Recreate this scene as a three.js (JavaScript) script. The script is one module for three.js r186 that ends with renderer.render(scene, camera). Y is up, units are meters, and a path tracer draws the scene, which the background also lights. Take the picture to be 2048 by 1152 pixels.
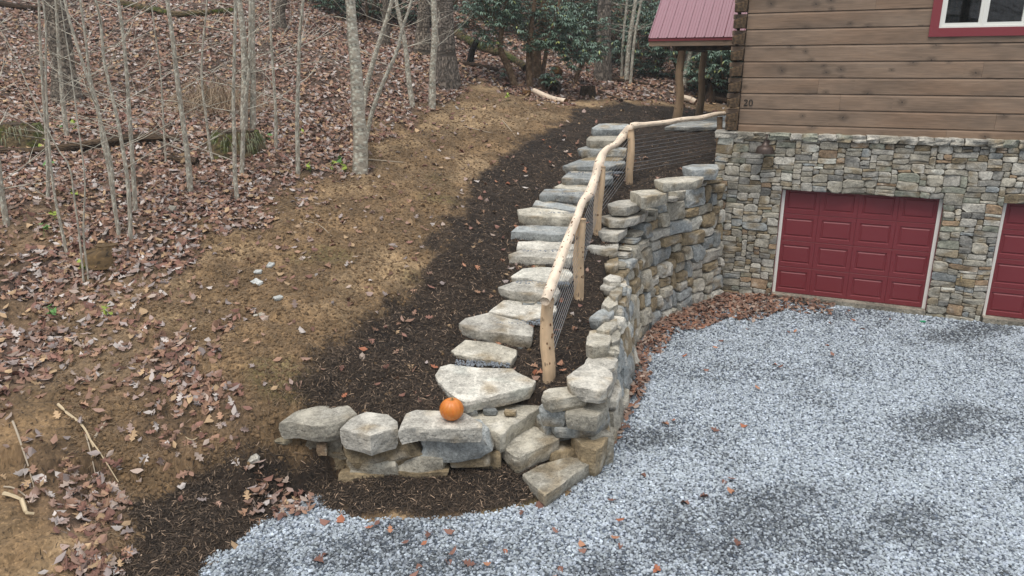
import * as THREE from 'three';
import { mergeGeometries, mergeVertices, toCreasedNormals } from 'three/addons/utils/BufferGeometryUtils.js';
import { FontLoader } from 'three/addons/loaders/FontLoader.js';
import { TextGeometry } from 'three/addons/geometries/TextGeometry.js';

// ---------------------------------------------------------------- camera, sky, sun, exposure
const scene = new THREE.Scene();
const camera = new THREE.PerspectiveCamera(42.97, 16 / 9, 0.1, 300);
camera.position.set(0, 4.28, 0);
camera.rotation.set(-16.56 * Math.PI / 180, 0, 0);
const renderer = new THREE.WebGLRenderer({ antialias: true });
renderer.toneMapping = THREE.LinearToneMapping;
renderer.toneMappingExposure = 1.52;
renderer.shadowMap.enabled = true;
{ // overcast sky, brightest at the zenith
  const w = 64, h = 32, d = new Float32Array(w * h * 4);
  for (let j = 0; j < h; j++) for (let i = 0; i < w; i++) {
    const e = Math.max(0, Math.sin((j + .5) / h * Math.PI - Math.PI / 2));
    const L = 0.5 * (1 + 2 * e) / 3 * 1.9, k = (j * w + i) * 4;
    d[k] = L * 0.955; d[k + 1] = L * 0.995; d[k + 2] = L * 1.06; d[k + 3] = 1;
  }
  const t = new THREE.DataTexture(d, w, h, THREE.RGBAFormat, THREE.FloatType);
  t.mapping = THREE.EquirectangularReflectionMapping; t.magFilter = THREE.LinearFilter; t.needsUpdate = true;
  scene.background = t; scene.environment = t;
}
const sun = new THREE.DirectionalLight(0xfff6ea, 1.45);
sun.position.set(-6, 30, 1); sun.target.position.set(0, 1, -11);
sun.castShadow = true; sun.shadow.radius = 48; sun.shadow.mapSize.set(2048, 2048);
Object.assign(sun.shadow.camera, { left: -26, right: 26, top: 26, bottom: -26, near: 1, far: 90 });
scene.add(sun, sun.target);

scene.fog = new THREE.FogExp2(new THREE.Color(.82, .88, .92), .0012); // damp autumn air

// ---------------------------------------------------------------- random, noise, naming
let seedState = 7;
const rnd = () => { seedState = (seedState + 0x6D2B79F5) | 0; let t = Math.imul(seedState ^ (seedState >>> 15), 1 | seedState); t = (t + Math.imul(t ^ (t >>> 7), 61 | t)) ^ t; return ((t ^ (t >>> 14)) >>> 0) / 4294967296; };
const rr = (a, b) => a + (b - a) * rnd(), pick = (a) => a[Math.floor(rnd() * a.length)];
const seed = (s) => { seedState = s * 2654435 + 17; };
function hash(x, y, z) { let h = Math.imul(x, 374761393) ^ Math.imul(y, 668265263) ^ Math.imul(z, 2147483647 - 1013904223); h = Math.imul(h ^ (h >>> 13), 1274126177); h ^= h >>> 16; return (h >>> 0) / 4294967296; }
const fade = (t) => t * t * (3 - 2 * t), mix = (a, b, t) => a + (b - a) * t, clamp = (x, a = 0, b = 1) => Math.min(b, Math.max(a, x));
const sstep = (a, b, x) => fade(clamp((x - a) / (b - a)));
function n3(x, y, z, per = 0) { // value noise 0..1
  const X = Math.floor(x), Y = Math.floor(y), Z = Math.floor(z), u = fade(x - X), v = fade(y - Y), w = fade(z - Z);
  const m = per ? (a) => ((a % per) + per) % per : (a) => a, x0 = m(X), x1 = m(X + 1), y0 = m(Y), y1 = m(Y + 1);
  const f = (k) => mix(mix(hash(x0, y0, k), hash(x1, y0, k), u), mix(hash(x0, y1, k), hash(x1, y1, k), u), v);
  return mix(f(Z), f(Z + 1), w);
}
const fbm = (x, y, z = 0, o = 4) => { let a = .5, s = 0, t = 0; for (let i = 0; i < o; i++) { s += a * n3(x, y, z + i * 17); t += a; a *= .5; x *= 2.03; y *= 2.03; z *= 2.03; } return s / t; };
const fbmP = (x, y, per, o = 4, z = 0) => { let a = .5, s = 0, t = 0; for (let i = 0; i < o; i++) { s += a * n3(x * per, y * per, z + i * 31, per); t += a; a *= .55; per *= 2; } return s / t; };
const used = {};
const numbered = (n) => { const k = used[n] = (used[n] ?? -1) + 1; return k ? n + '_' + String(k).padStart(3, '0') : n; };
function shade(o) { o.traverse((m) => { if (m.isMesh) { m.castShadow = true; m.receiveShadow = true; } }); return o; }
function thing(name, label, category, group, pos = [0, 0, 0]) {
  const o = new THREE.Group(); o.name = numbered(name); o.position.set(...pos); o.userData = { label, category };
  if (group) o.userData.group = group;
  scene.add(o); return o;
}
function tag(o, label, category, group, kind) { o.userData = { label, category }; if (group) o.userData.group = group; if (kind) o.userData.kind = kind; return o; }
function mesh(name, g, m, parent = scene) { const o = new THREE.Mesh(g, m); o.name = parent === scene ? numbered(name) : name; o.castShadow = o.receiveShadow = true; parent.add(o); return o; }
function structure(name, g, m) { const o = mesh(name, g, m); o.userData.kind = 'structure'; return o; }

// ---------------------------------------------------------------- traced layout (metres)
const CP = [[-4.135,0.367,-5.0],[-4.584,0.809,-5.8],[-5.202,1.071,-6.8],[-5.831,1.283,-7.8],[-6.629,1.99,-9.2],[-7.473,2.468,-10.6],[-8.329,2.884,-12.0],[-10.515,3.699,-15.5],[-12.65,4.765,-19.0],[-14.708,6.221,-22.5],[-3.313,0.132,-5.3],[-3.564,0.489,-5.9],[-3.916,0.841,-6.7],[-4.416,1.222,-7.8],[-4.996,1.749,-9.1],[-5.862,2.4,-11.0],[-6.794,2.942,-13.0],[-8.204,3.68,-16.0],[-9.813,4.778,-19.5],[-11.158,5.952,-22.5],[-2.445,0.169,-5.9],[-2.68,0.559,-6.7],[-2.819,0.882,-7.2],[-2.99,1.222,-7.8],[-3.457,1.694,-9.3],[-4.149,2.314,-11.5],[-4.812,2.88,-13.6],[-5.762,3.658,-16.6],[-6.814,4.791,-20.0],[-7.736,5.85,-23.0],[-2.053,0.544,-7.05],[-2.162,0.939,-7.6],[-2.404,1.406,-8.7],[-2.793,1.916,-10.4],[-3.239,2.347,-12.3],[-1.252,0.801,-7.5],[-1.376,0.987,-8.4],[-1.506,1.387,-9.4],[-1.713,2.015,-11.0],[-2.031,2.463,-13.3],[-2.397,3.162,-16.0],[-2.94,4.166,-20.0],[-3.277,4.855,-22.5],[-3.752,5.741,-26.0],[-0.957,1.101,-9.2],[-0.7,1.718,-10.6],[-0.815,2.126,-12.6],[-0.971,2.705,-15.3],[0.27,2.695,-15.4],[0.303,3.285,-17.5],[0.352,3.774,-20.5],[0.408,4.445,-24.0],[0.472,5.34,-28.0],[3.009,3.208,-20.0],[3.431,3.712,-23.0],[4.137,4.473,-28.0],[4.84,5.326,-33.0],[5.371,3.266,-21.5],[6.086,3.597,-24.5],[7.156,4.115,-29.0],[-0.5,0.68,-8],[0.3,0.68,-8],[1.0,0.68,-8],[-0.2,1.055,-9.5],[0.6,1.055,-9.5],[1.3,1.055,-9.5],[0.0,1.43,-11],[0.8,1.43,-11],[1.5,1.43,-11],[0.30000000000000004,1.805,-12.5],[1.1,1.805,-12.5],[1.8,1.805,-12.5],[0.8999999999999999,2.18,-14],[1.7,2.18,-14],[2.4,2.18,-14],[1.4,2.555,-15.5],[2.1999999999999997,2.555,-15.5],[2.9,2.555,-15.5],[3.2,2.42,-14.6],[3.3,2.75,-16.3],[4.2,2.55,-15.2],[4.6,2.95,-17.3],[3.6,3.0,-18.3],[5.4,3.02,-19],[6.5,3.05,-21],[8,3.1,-24],[5.4,3.0,-17.2],[0.2,0.66,-7.75],[-0.6,0.66,-7.4],[-1.5,0.7,-7.35],[3.5,2.97,-16.5],[4.8,2.98,-16.4],[2.9,2.95,-17.2],[0.55,0.86,-7.95],[0.75,0.9,-8.5],[0.95,1.02,-9.2],[1.1,1.18,-10],[1.2,1.42,-11],[1.45,1.72,-12],[2.0,2.08,-12.9],[2.8,2.38,-13.8],[-9,1.6,-4],[-7,0.7,-2.5],[-3.4,-0.05,-4.3],[-2.6,-0.02,-5.6],[-3,-0.1,-2],[-16,4.2,-10],[-22,8,-20],[-30,14,-40],[-10,11.5,-42],[5,10,-46],[20,8,-40],[12,4,-28],[-40,16,-20],[-20,5,2],[-2.3,0.0,-6.6],[-2.75,0.12,-6.3],[30,8,-30]];
const STEPS = [[0.16,0.16,2,99,0.128,-6.91,0.307,-7.09,0.599,-7.251,0.721,-7.242,0.861,-7.131,0.636,-6.876,0.491,-6.675,0.335,-6.501,0.283,-6.579,0.2,-6.757],[0.35,0.22,2,99,-0.102,-7.185,0.005,-7.344,0.247,-7.707,0.375,-7.707,0.472,-7.632,0.521,-7.414,0.515,-7.321,0.314,-7.163,0.169,-7.033,0.086,-6.948,0.028,-6.969,-0.042,-7.076],[0.55,0.23,2,99,-0.481,-7.52,-0.402,-7.676,-0.202,-7.792,0.123,-7.816,0.316,-7.78,0.342,-7.722,0.18,-7.531,0.005,-7.299,-0.077,-7.092,-0.128,-7.054,-0.231,-7.17,-0.331,-7.269,-0.409,-7.372],[0.77,0.17,0,-7.419,-0.904,-7.994,-0.861,-8.199,-0.747,-8.269,-0.42,-8.175,0.006,-8.152,0.058,-8.061,0.224,-7.906,0.268,-7.863,0.22,-7.758,-0.068,-7.594,-0.312,-7.516,-0.512,-7.419,-0.617,-7.516,-0.742,-7.675,-0.848,-7.842],[0.778,0.12,2,-7.419,-0.759,-8.605,-0.6,-8.911,-0.217,-8.817,0.047,-8.635,0.047,-8.487,-0.021,-8.317,-0.341,-8.373,-0.712,-8.517],[1.05,0.17,0,-8.701,-0.693,-9.088,-0.617,-9.258,-0.318,-9.434,-0.023,-9.241,0.164,-9.155,0.261,-8.988,0.268,-8.827,0.24,-8.701,-0.077,-8.795,-0.457,-8.907,-0.632,-9.021],[1.058,0.12,0,-8.701,-0.304,-9.469,-0.116,-9.842,0.16,-9.881,0.417,-9.747,0.609,-9.653,0.599,-9.487,0.399,-9.292,0.179,-9.188,-0.081,-9.362],[1.3,0.15,0,-9.7,-0.189,-9.976,0.021,-10.167,0.26,-10.201,0.485,-10.151,0.63,-10.067,0.666,-9.825,0.61,-9.7,0.395,-9.746,0.177,-9.762,-0.004,-9.825],[1.308,0.12,0,-9.7,-0.011,-10.369,0.166,-10.692,0.405,-10.766,0.615,-10.729,0.848,-10.674,0.895,-10.44,0.816,-10.231,0.499,-10.197,0.237,-10.3,0.021,-10.317],[1.54,0.16,0,-10.809,-0.045,-10.985,0.173,-11.208,0.608,-11.167,0.945,-11.126,0.95,-10.926,0.895,-10.809,0.645,-10.848,0.301,-10.887,0.062,-10.887,-0.031,-10.926],[1.548,0.12,0,-10.809,0.078,-11.267,0.108,-11.565,0.432,-11.609,0.836,-11.522,0.997,-11.436,0.965,-11.205,0.61,-11.205,0.269,-11.225],[1.75,0.16,1,-11.545,-0.012,-11.658,0.096,-11.985,0.387,-12.033,0.932,-11.937,1.069,-11.843,1.025,-11.658,0.908,-11.59,0.625,-11.545,0.347,-11.635,0.066,-11.681],[1.93,0.2,2,-12.04,0.1,-12.504,0.343,-12.639,0.76,-12.504,1.046,-12.32,1.094,-12.191,0.995,-12.04,0.65,-12.09,0.286,-12.115,0.127,-12.191],[1.938,0.12,1,-12.04,0.376,-12.747,0.432,-13.059,0.694,-13.001,1.135,-12.692,1.094,-12.37,0.893,-12.476,0.675,-12.61],[2.13,0.16,1,-12.884,0.504,-13.075,0.61,-13.433,1.029,-13.474,1.381,-13.232,1.435,-12.96,1.187,-12.884,0.796,-13.037,0.55,-12.96],[2.138,0.12,2,-12.884,0.784,-13.566,0.971,-13.863,1.433,-13.777,1.551,-13.483,1.378,-13.201,1.027,-13.442],[2.33,0.15,1,-13.579,0.94,-13.753,1.075,-14.16,1.51,-14.16,1.895,-13.931,1.894,-13.753,1.662,-13.579,1.254,-13.709,1.019,-13.666],[2.338,0.1,0,-13.579,1.04,-14.457,1.339,-14.703,1.896,-14.653,1.937,-14.266,1.719,-14.08,1.163,-14.172],[2.5,0.1,1,-14.217,0.982,-14.265,1.346,-14.818,1.809,-14.901,2.238,-14.714,2.231,-14.511,1.84,-14.217,1.295,-14.217],[2.508,0.08,3,-14.217,1.381,-14.833,1.727,-15.207,2.062,-15.098,2.247,-14.938,2.098,-14.677,1.409,-14.76],[2.72,0.15,1,-15.003,1.366,-15.228,1.538,-15.459,1.87,-15.482,2.36,-15.285,2.307,-15.003,1.818,-15.025,1.408,-15.047],[2.9,0.17,2,-15.203,1.552,-15.408,1.656,-15.745,2.229,-15.745,2.271,-15.531,2.156,-15.203,1.604,-15.227],[3.06,0.17,1,-16.077,1.743,-16.269,1.959,-16.783,2.277,-16.886,2.593,-16.783,2.643,-16.451,2.424,-16.131,1.93,-16.077,1.762,-16.104]];
const LCAP = [[0.74,0.2,2,99,-2.429,-6.955,-2.353,-7.178,-2.242,-7.342,-2.073,-7.513,-1.79,-7.342,-1.683,-7.178,-1.767,-6.999,-1.833,-6.933,-1.942,-6.89,-2.091,-6.89,-2.262,-6.966],[0.72,0.24,0,99,-1.774,-6.865,-1.72,-7.105,-1.583,-7.242,-1.343,-7.173,-1.217,-7.016,-1.194,-6.865,-1.332,-6.802,-1.441,-6.699,-1.607,-6.802],[0.74,0.17,0,99,-1.155,-6.775,-1.137,-7.154,-1.044,-7.248,-0.766,-7.224,-0.509,-7.177,-0.319,-6.927,-0.316,-6.839,-0.587,-6.818,-0.994,-6.852]];
const LFACE = [[-0.631,0.427,-7.0,0.71,0.262,0.45,1],[-1.37,0.38,-7.0,0.762,0.263,0.45,3],[-1.491,0.159,-6.98,0.553,0.285,0.45,2],[-0.966,0.224,-7.0,0.531,0.266,0.45,2],[-1.585,-0.002,-6.95,0.49,0.269,0.4,3],[-1.024,0.038,-6.95,0.634,0.262,0.4,3],[-0.446,0.316,-7.05,0.419,0.241,0.4,3],[-1.997,0.38,-7.12,0.429,0.23,0.4,2],[-1.894,0.224,-7.1,0.275,0.201,0.35,3],[-0.233,0.157,-7.12,0.237,0.276,0.3,3],[-2.462,0.493,-7.05,0.227,0.197,0.1,4]];
const REND = [[1.0,0.16,0,99,0.628,-7.58,0.7,-7.697,0.834,-7.905,0.906,-7.938,1.062,-7.841,1.128,-7.657,1.114,-7.504,1.012,-7.223,0.932,-7.174,0.792,-7.24,0.653,-7.342,0.62,-7.468],[0.88,0.16,2,99,0.366,-7.439,0.417,-7.496,0.651,-7.561,0.832,-7.41,0.801,-7.34,0.581,-7.257,0.414,-7.202,0.336,-7.298],[0.72,0.2,2,99,0.591,-7.267,0.788,-7.541,1.055,-7.729,1.099,-7.584,1.035,-7.361,0.916,-7.149,0.755,-7.175,0.594,-7.227],[0.7,0.2,1,99,0.319,-7.43,0.374,-7.569,0.605,-7.541,0.631,-7.402,0.576,-7.294,0.327,-7.321],[0.5,0.14,1,99,0.433,-7.456,0.613,-7.591,1.099,-7.816,1.105,-7.564,0.931,-7.325,0.688,-7.3,0.486,-7.325],[0.36,0.34,3,99,0.676,-7.414,0.803,-7.597,1.126,-7.788,1.101,-7.491,0.989,-7.165,0.907,-7.07,0.764,-7.165]];
const RCAP = [[2.53,0.2,1,99,3.239,-13.956,3.519,-14.341,3.99,-14.341,3.891,-13.9,3.801,-13.627,3.299,-13.452],[2.47,0.15,2,99,2.473,-12.672,2.704,-12.894,3.107,-13.109,3.405,-13.051,3.344,-12.856,3.149,-12.533,2.76,-12.337,2.538,-12.244,2.516,-12.433],[2.3,0.2,2,99,2.033,-12.467,2.239,-12.6,2.719,-12.739,2.687,-12.521,2.569,-12.257,2.232,-11.914,2.115,-11.882,2.095,-12.294],[2.12,0.15,0,99,1.628,-12.273,1.837,-12.582,2.3,-12.821,2.295,-12.636,2.128,-12.223,1.901,-11.962,1.649,-12.0],[1.93,0.14,0,99,1.508,-12.165,1.728,-12.327,2.267,-12.496,2.388,-12.698,2.288,-12.394,2.096,-12.07,1.848,-11.841,1.592,-11.841],[1.75,0.14,0,99,1.422,-11.898,1.591,-12.13,1.971,-12.315,1.908,-11.971,1.708,-11.546,1.464,-11.615],[1.58,0.15,0,99,1.203,-11.419,1.429,-11.811,1.723,-11.84,1.729,-11.649,1.668,-11.284,1.5,-11.179,1.285,-11.267],[1.42,0.14,3,99,1.443,-11.08,1.557,-11.414,1.697,-11.371,1.634,-10.919,1.489,-10.724,1.419,-10.801],[1.28,0.13,0,99,1.292,-10.196,1.401,-10.468,1.528,-10.429,1.502,-10.158,1.391,-10.046],[1.35,0.12,0,99,1.352,-10.355,1.473,-10.585,1.603,-10.462,1.568,-10.216,1.424,-10.203],[1.25,0.15,2,99,1.388,-9.927,1.479,-10.221,1.614,-10.259,1.566,-9.999,1.428,-9.681],[1.2,0.14,2,99,1.246,-9.602,1.361,-9.946,1.477,-9.876,1.445,-9.569,1.313,-9.406],[1.15,0.16,1,99,1.036,-9.182,1.181,-9.462,1.388,-9.658,1.37,-9.398,1.282,-9.152,1.136,-9.062],[1.1,0.15,2,99,1.095,-8.859,1.245,-9.147,1.398,-9.267,1.365,-9.03,1.236,-8.775],[1.05,0.17,2,99,0.913,-8.434,1.007,-8.913,1.069,-8.952,1.256,-8.913,1.24,-8.615,1.174,-8.409,0.987,-8.358],[1.03,0.2,2,99,1.247,-8.721,1.375,-9.082,1.396,-8.885,1.356,-8.668,1.246,-8.537]];
const TREES = [["oak",0.218,0.187,-9.26,3.66,-15.69,-9.21,4.29,-15.69,-9.18,5.07,-15.69,-9.18,5.63,-15.69],["sap",0.035,0.022,-8.02,3.11,-13.4,-7.98,3.71,-13.4,-7.93,4.3,-13.4,-7.86,4.95,-13.4,-7.8,5.44,-13.4],["sap",0.024,0.017,-5.46,2.05,-9.96,-5.46,2.58,-9.96,-5.42,3.05,-9.96,-5.46,3.52,-9.96,-5.51,3.94,-9.96,-5.57,4.29,-9.96,-5.65,4.77,-9.96,-5.69,5.14,-9.96],["sap",0.022,0.015,-5.72,2.21,-10.41,-5.71,3.0,-10.41,-5.74,3.35,-10.41,-5.73,3.79,-10.41,-5.77,4.25,-10.41,-5.75,4.63,-10.41,-5.74,5.18,-10.41],["sap",0.024,0.017,-5.27,1.99,-9.84,-5.17,2.81,-9.84,-5.17,3.3,-9.84,-5.18,3.64,-9.84,-5.21,4.04,-9.84,-5.24,4.4,-9.84,-5.21,4.86,-9.84,-5.23,5.13,-9.84],["sap",0.029,0.021,-5.58,2.27,-10.68,-5.51,2.84,-10.68,-5.45,3.58,-10.68,-5.4,4.18,-10.68,-5.37,4.76,-10.68,-5.37,5.2,-10.68],["sap",0.041,0.029,-5.14,2.44,-11.61,-5.1,2.85,-11.61,-5.1,3.39,-11.61,-5.11,4.04,-11.61,-5.1,4.8,-11.61,-5.11,5.28,-11.61],["sap",0.023,0.014,-5.18,2.73,-12.85,-5.23,2.91,-12.85,-5.24,3.44,-12.85,-5.24,4.16,-12.85,-5.15,4.71,-12.85,-5.0,5.39,-12.85],["sap",0.031,0.023,-4.37,2.34,-11.55,-4.36,2.73,-11.55,-4.31,3.26,-11.55,-4.27,3.79,-11.55,-4.17,4.55,-11.55,-4.08,5.28,-11.55],["sap",0.064,0.048,-5.31,3.17,-14.7,-5.16,4.14,-14.7,-5.11,4.94,-14.7,-5.12,5.55,-14.7],["sap",0.033,0.025,-4.64,2.59,-12.53,-4.53,3.17,-12.53,-4.44,3.75,-12.53,-4.34,4.16,-12.53,-4.26,4.7,-12.53,-4.19,5.36,-12.53],["sap",0.051,0.041,-5.17,3.18,-14.83,-5.04,4.14,-14.83,-4.97,5.02,-14.83,-4.91,5.56,-14.83],["sap",0.028,0.019,-4.42,2.86,-13.8,-4.35,3.38,-13.8,-4.32,4.15,-13.8,-4.3,4.9,-13.8,-4.26,5.47,-13.8],["sap",0.034,0.025,-3.77,2.57,-12.9,-3.7,3.44,-12.9,-3.62,4.16,-12.9,-3.54,4.86,-12.9,-3.44,5.39,-12.9],["sap",0.022,0.015,-6.96,2.46,-10.86,-6.81,3.2,-10.86,-6.73,3.94,-10.86,-6.63,4.76,-10.86,-6.56,5.22,-10.86],["sap",0.017,0.011,-5.89,1.93,-9.42,-5.91,2.34,-9.42,-5.92,2.7,-9.42,-5.89,3.23,-9.42,-5.77,4.19,-9.42,-5.66,4.8,-9.42],["sap",0.036,0.028,-7.0,2.23,-9.95,-6.97,2.65,-9.95,-6.92,3.26,-9.95],["sap",0.015,0.011,-5.97,2.78,-12.68,-5.9,3.48,-12.68,-5.84,4.3,-12.68],["sap",0.011,0.008,-5.41,1.72,-8.98,-5.37,2.3,-8.98,-5.24,2.99,-8.98,-5.21,3.71,-8.98],["sap",0.011,0.008,-5.47,1.72,-8.95,-5.41,2.25,-8.95,-5.39,2.75,-8.95,-5.39,3.18,-8.95,-5.48,3.36,-8.95],["sap",0.055,0.043,-2.28,3.48,-17.43,-2.37,4.12,-17.43,-2.42,4.86,-17.43,-2.52,5.42,-17.43,-2.58,5.78,-17.43],["sap",0.075,0.062,-1.88,3.48,-17.61,-1.83,4.3,-17.61,-1.76,5.07,-17.61,-1.77,5.8,-17.61],["fork",0.117,0.085,-2.74,2.51,-13.16,-2.68,3.12,-13.16,-2.69,3.72,-13.16,-2.69,4.3,-13.16,-2.71,4.87,-13.16,-2.72,5.42,-13.16],["forkarm",0.058,0.042,-3.18,3.18,-15.74,-3.11,3.61,-15.74,-2.93,4.23,-15.74,-2.72,4.81,-15.74,-2.41,5.64,-15.74],["forkarm",0.044,0.029,-2.89,2.8,-14.37,-2.82,3.01,-14.37,-2.68,3.5,-14.37,-2.45,4.04,-14.37,-2.13,4.67,-14.37,-2.05,4.98,-14.37,-1.84,5.52,-14.37],["oak",0.239,0.213,-1.64,3.9,-19.61,-1.67,4.73,-19.61,-1.69,5.56,-19.61,-1.7,5.97,-19.61],["oak",0.191,0.162,-2.65,4.74,-22.59,-2.58,5.55,-22.59,-2.52,6.23,-22.59],["oak",0.096,0.081,-3.75,5.0,-22.76,-3.69,5.7,-22.76,-3.68,6.24,-22.76],["oak",0.229,0.197,2.97,4.15,-24.98,2.96,5.38,-24.98,2.95,6.43,-24.98],["oak",0.103,0.089,-4.79,5.21,-22.82,-4.7,5.84,-22.82,-4.65,6.25,-22.82],["oak",0.146,0.124,-6.77,5.55,-22.64,-6.73,5.96,-22.64,-6.63,6.23,-22.64],["sap",0.07,0.053,3.71,3.98,-24.77,3.76,5.11,-24.77,3.91,6.42,-24.77],["sap",0.041,0.033,3.78,3.9,-24.34,3.87,5.35,-24.34,4.02,6.38,-24.34],["sap",0.043,0.034,3.65,4.1,-25.4,3.66,5.4,-25.4,3.73,6.47,-25.4],["sap",0.092,0.067,5.61,3.7,-24.84,5.65,4.19,-24.84,5.78,4.9,-24.84,5.9,5.52,-24.84]];
const RSTEM = [["stem",0.089,0.068,0.12,3.85,-20.73,-0.09,4.33,-20.73,-0.26,4.69,-20.73,-0.32,4.99,-20.73,-0.21,5.57,-20.73],["stem",0.082,0.062,0.49,3.79,-20.77,0.46,4.59,-20.77,0.48,5.02,-20.77,0.56,5.7,-20.77],["stem",0.124,0.102,0.71,4.01,-22.15,0.72,5.06,-22.15,0.83,5.46,-22.15,0.93,6.19,-22.15],["stem",0.059,0.044,0.86,4.01,-22.28,0.96,4.61,-22.28,1.04,5.05,-22.28,1.23,5.67,-22.28],["stem",0.067,0.045,1.89,3.92,-22.78,1.97,4.22,-22.78,2.14,4.62,-22.78,2.08,5.0,-22.78]];
const LOGS = [["rotten",0.074,0.066,-8.7,2.96,-12.2,-8.15,2.96,-12.51,-7.38,2.97,-12.96,-6.78,3.0,-13.34,-6.16,3.03,-13.75],["mossy",0.102,0.087,-11.48,6.07,-22.89,-10.41,5.84,-22.42,-9.62,5.71,-22.22,-8.89,5.77,-22.55,-8.25,5.93,-23.22],["rotten",0.048,0.057,-6.12,2.86,-12.95,-5.78,2.79,-12.84,-5.43,2.74,-12.73],["dark",0.098,0.084,-14.54,6.01,-21.78,-13.83,5.94,-21.94,-13.23,5.91,-22.06],["peeled",0.072,0.072,0.59,3.71,-20.37,1.0,3.53,-19.79,1.37,3.38,-19.21],["mossy",0.142,0.118,-1.89,5.38,-26.09,-1.03,4.88,-24.63,-0.22,4.48,-23.61,0.44,4.08,-22.24],["dark",0.064,0.057,-1.54,4.35,-21.78,-0.98,4.24,-21.75,-0.4,4.11,-21.59],["dark",0.05,0.043,2.54,3.68,-22.09,2.79,3.5,-21.31,3.02,3.37,-20.8],["dark",0.057,0.04,3.24,4.09,-24.93,3.86,3.94,-24.67,4.58,3.76,-24.27],["peeled",0.092,0.092,5.29,3.51,-23.38,5.52,3.46,-23.24,5.63,3.43,-23.17],["dark",0.094,0.094,6.36,3.38,-23.65,6.6,3.34,-23.64,6.85,3.28,-23.56]];
const SPOT = {"stumps":[[-5.049,2.911,-13.656,0.36,0.3],[-8.728,3.112,-13.028,0.38,0.3],[2.152,3.615,-21.408,0.2,0.24],[0.878,3.786,-21.115,0.17,0.42],[6.375,3.441,-24.017,0.22,0.5],[0.384,3.683,-20.051,0.12,0.12],[-5.48,1.949,-9.646,0.16,0.06]],"hollow":[1.17,3.686,-20.835],"snag":[-1.232,4.434,-22.435],"brush":[-6.289,3.529,-15.937],"disk":[1.344,4.008,-22.715]};
const FLAT = [[-3.372,1.698,-9.383],[-3.262,1.742,-9.553],[-3.319,1.617,-9.14],[-2.953,1.498,-8.823],[-3.065,1.412,-8.485],[-3.138,1.424,-8.488],[-5.059,2.23,-10.762],[-3.168,2.031,-10.734],[-3.204,1.977,-10.53],[-4.157,0.723,-6.12],[-2.664,0.476,-6.704],[-2.537,0.048,-5.732]];
const GREEN = [[-8.441,3.259,-13.948],[-8.053,3.185,-13.738],[-7.993,2.976,-12.674],[-7.412,2.715,-11.751],[-6.548,2.42,-10.881],[-6.454,2.222,-10.165],[-6.398,2.111,-9.788],[-5.522,1.776,-9.125],[-4.85,1.413,-8.297],[-5.442,1.432,-8.24],[-4.202,3.054,-14.763],[-2.988,2.53,-13.136],[-3.148,2.622,-13.476],[-3.197,2.538,-13.076],[-0.099,3.518,-18.719],[-4.608,2.966,-14.142],[-3.565,2.554,-12.956]];
const MULCH = [-2.31,-7.25,-2.4,-7.41,-2.2,-7.76,-2.17,-8.16,-1.99,-8.45,-1.73,-9.12,-1.51,-9.45,-1.26,-10.28,-1.01,-11.71,-1.03,-12.55,-0.7,-13.9,-0.14,-15.13,0.62,-16.55,1.39,-18.03,2.33,-19.95,3.94,-21.5,5.63,-22.58,8,-22,6,-15,3,-12,1.6,-7.5,-0.2,-7.2,-2.0,-7.1];
const MULCH2 = [-3.62,-5.92,-3.65,-6.13,-3.42,-6.41,-3.08,-6.66,-2.7,-6.75,-2.6,-6.92,-2.47,-7.01,-2.25,-6.94,-2.1,-7.1,-1.5,-6.7,-2.0,-6.2,-2.2,-5.0,-3.3,-4.8,-3.4,-5.53];
const LITTER = [-4.79,-6.13,-4.61,-6.62,-3.88,-6.61,-3.4,-6.63,-3.15,-6.91,-3.24,-7.36,-3.85,-7.8,-3.75,-8.33,-4.11,-9.13,-4.04,-10.46,-3.67,-11.45,-3.72,-12.9,-3.02,-13.27,-3.0,-15.8,-2.03,-17.55,-0.85,-20.11,0.21,-19.8,0.98,-19.49,1.73,-20.7,3.27,-21.85,4.58,-22.59,6.1,-23.24,12,-24,40,-50,-60,-60,-60,-2,-8,-2];
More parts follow.
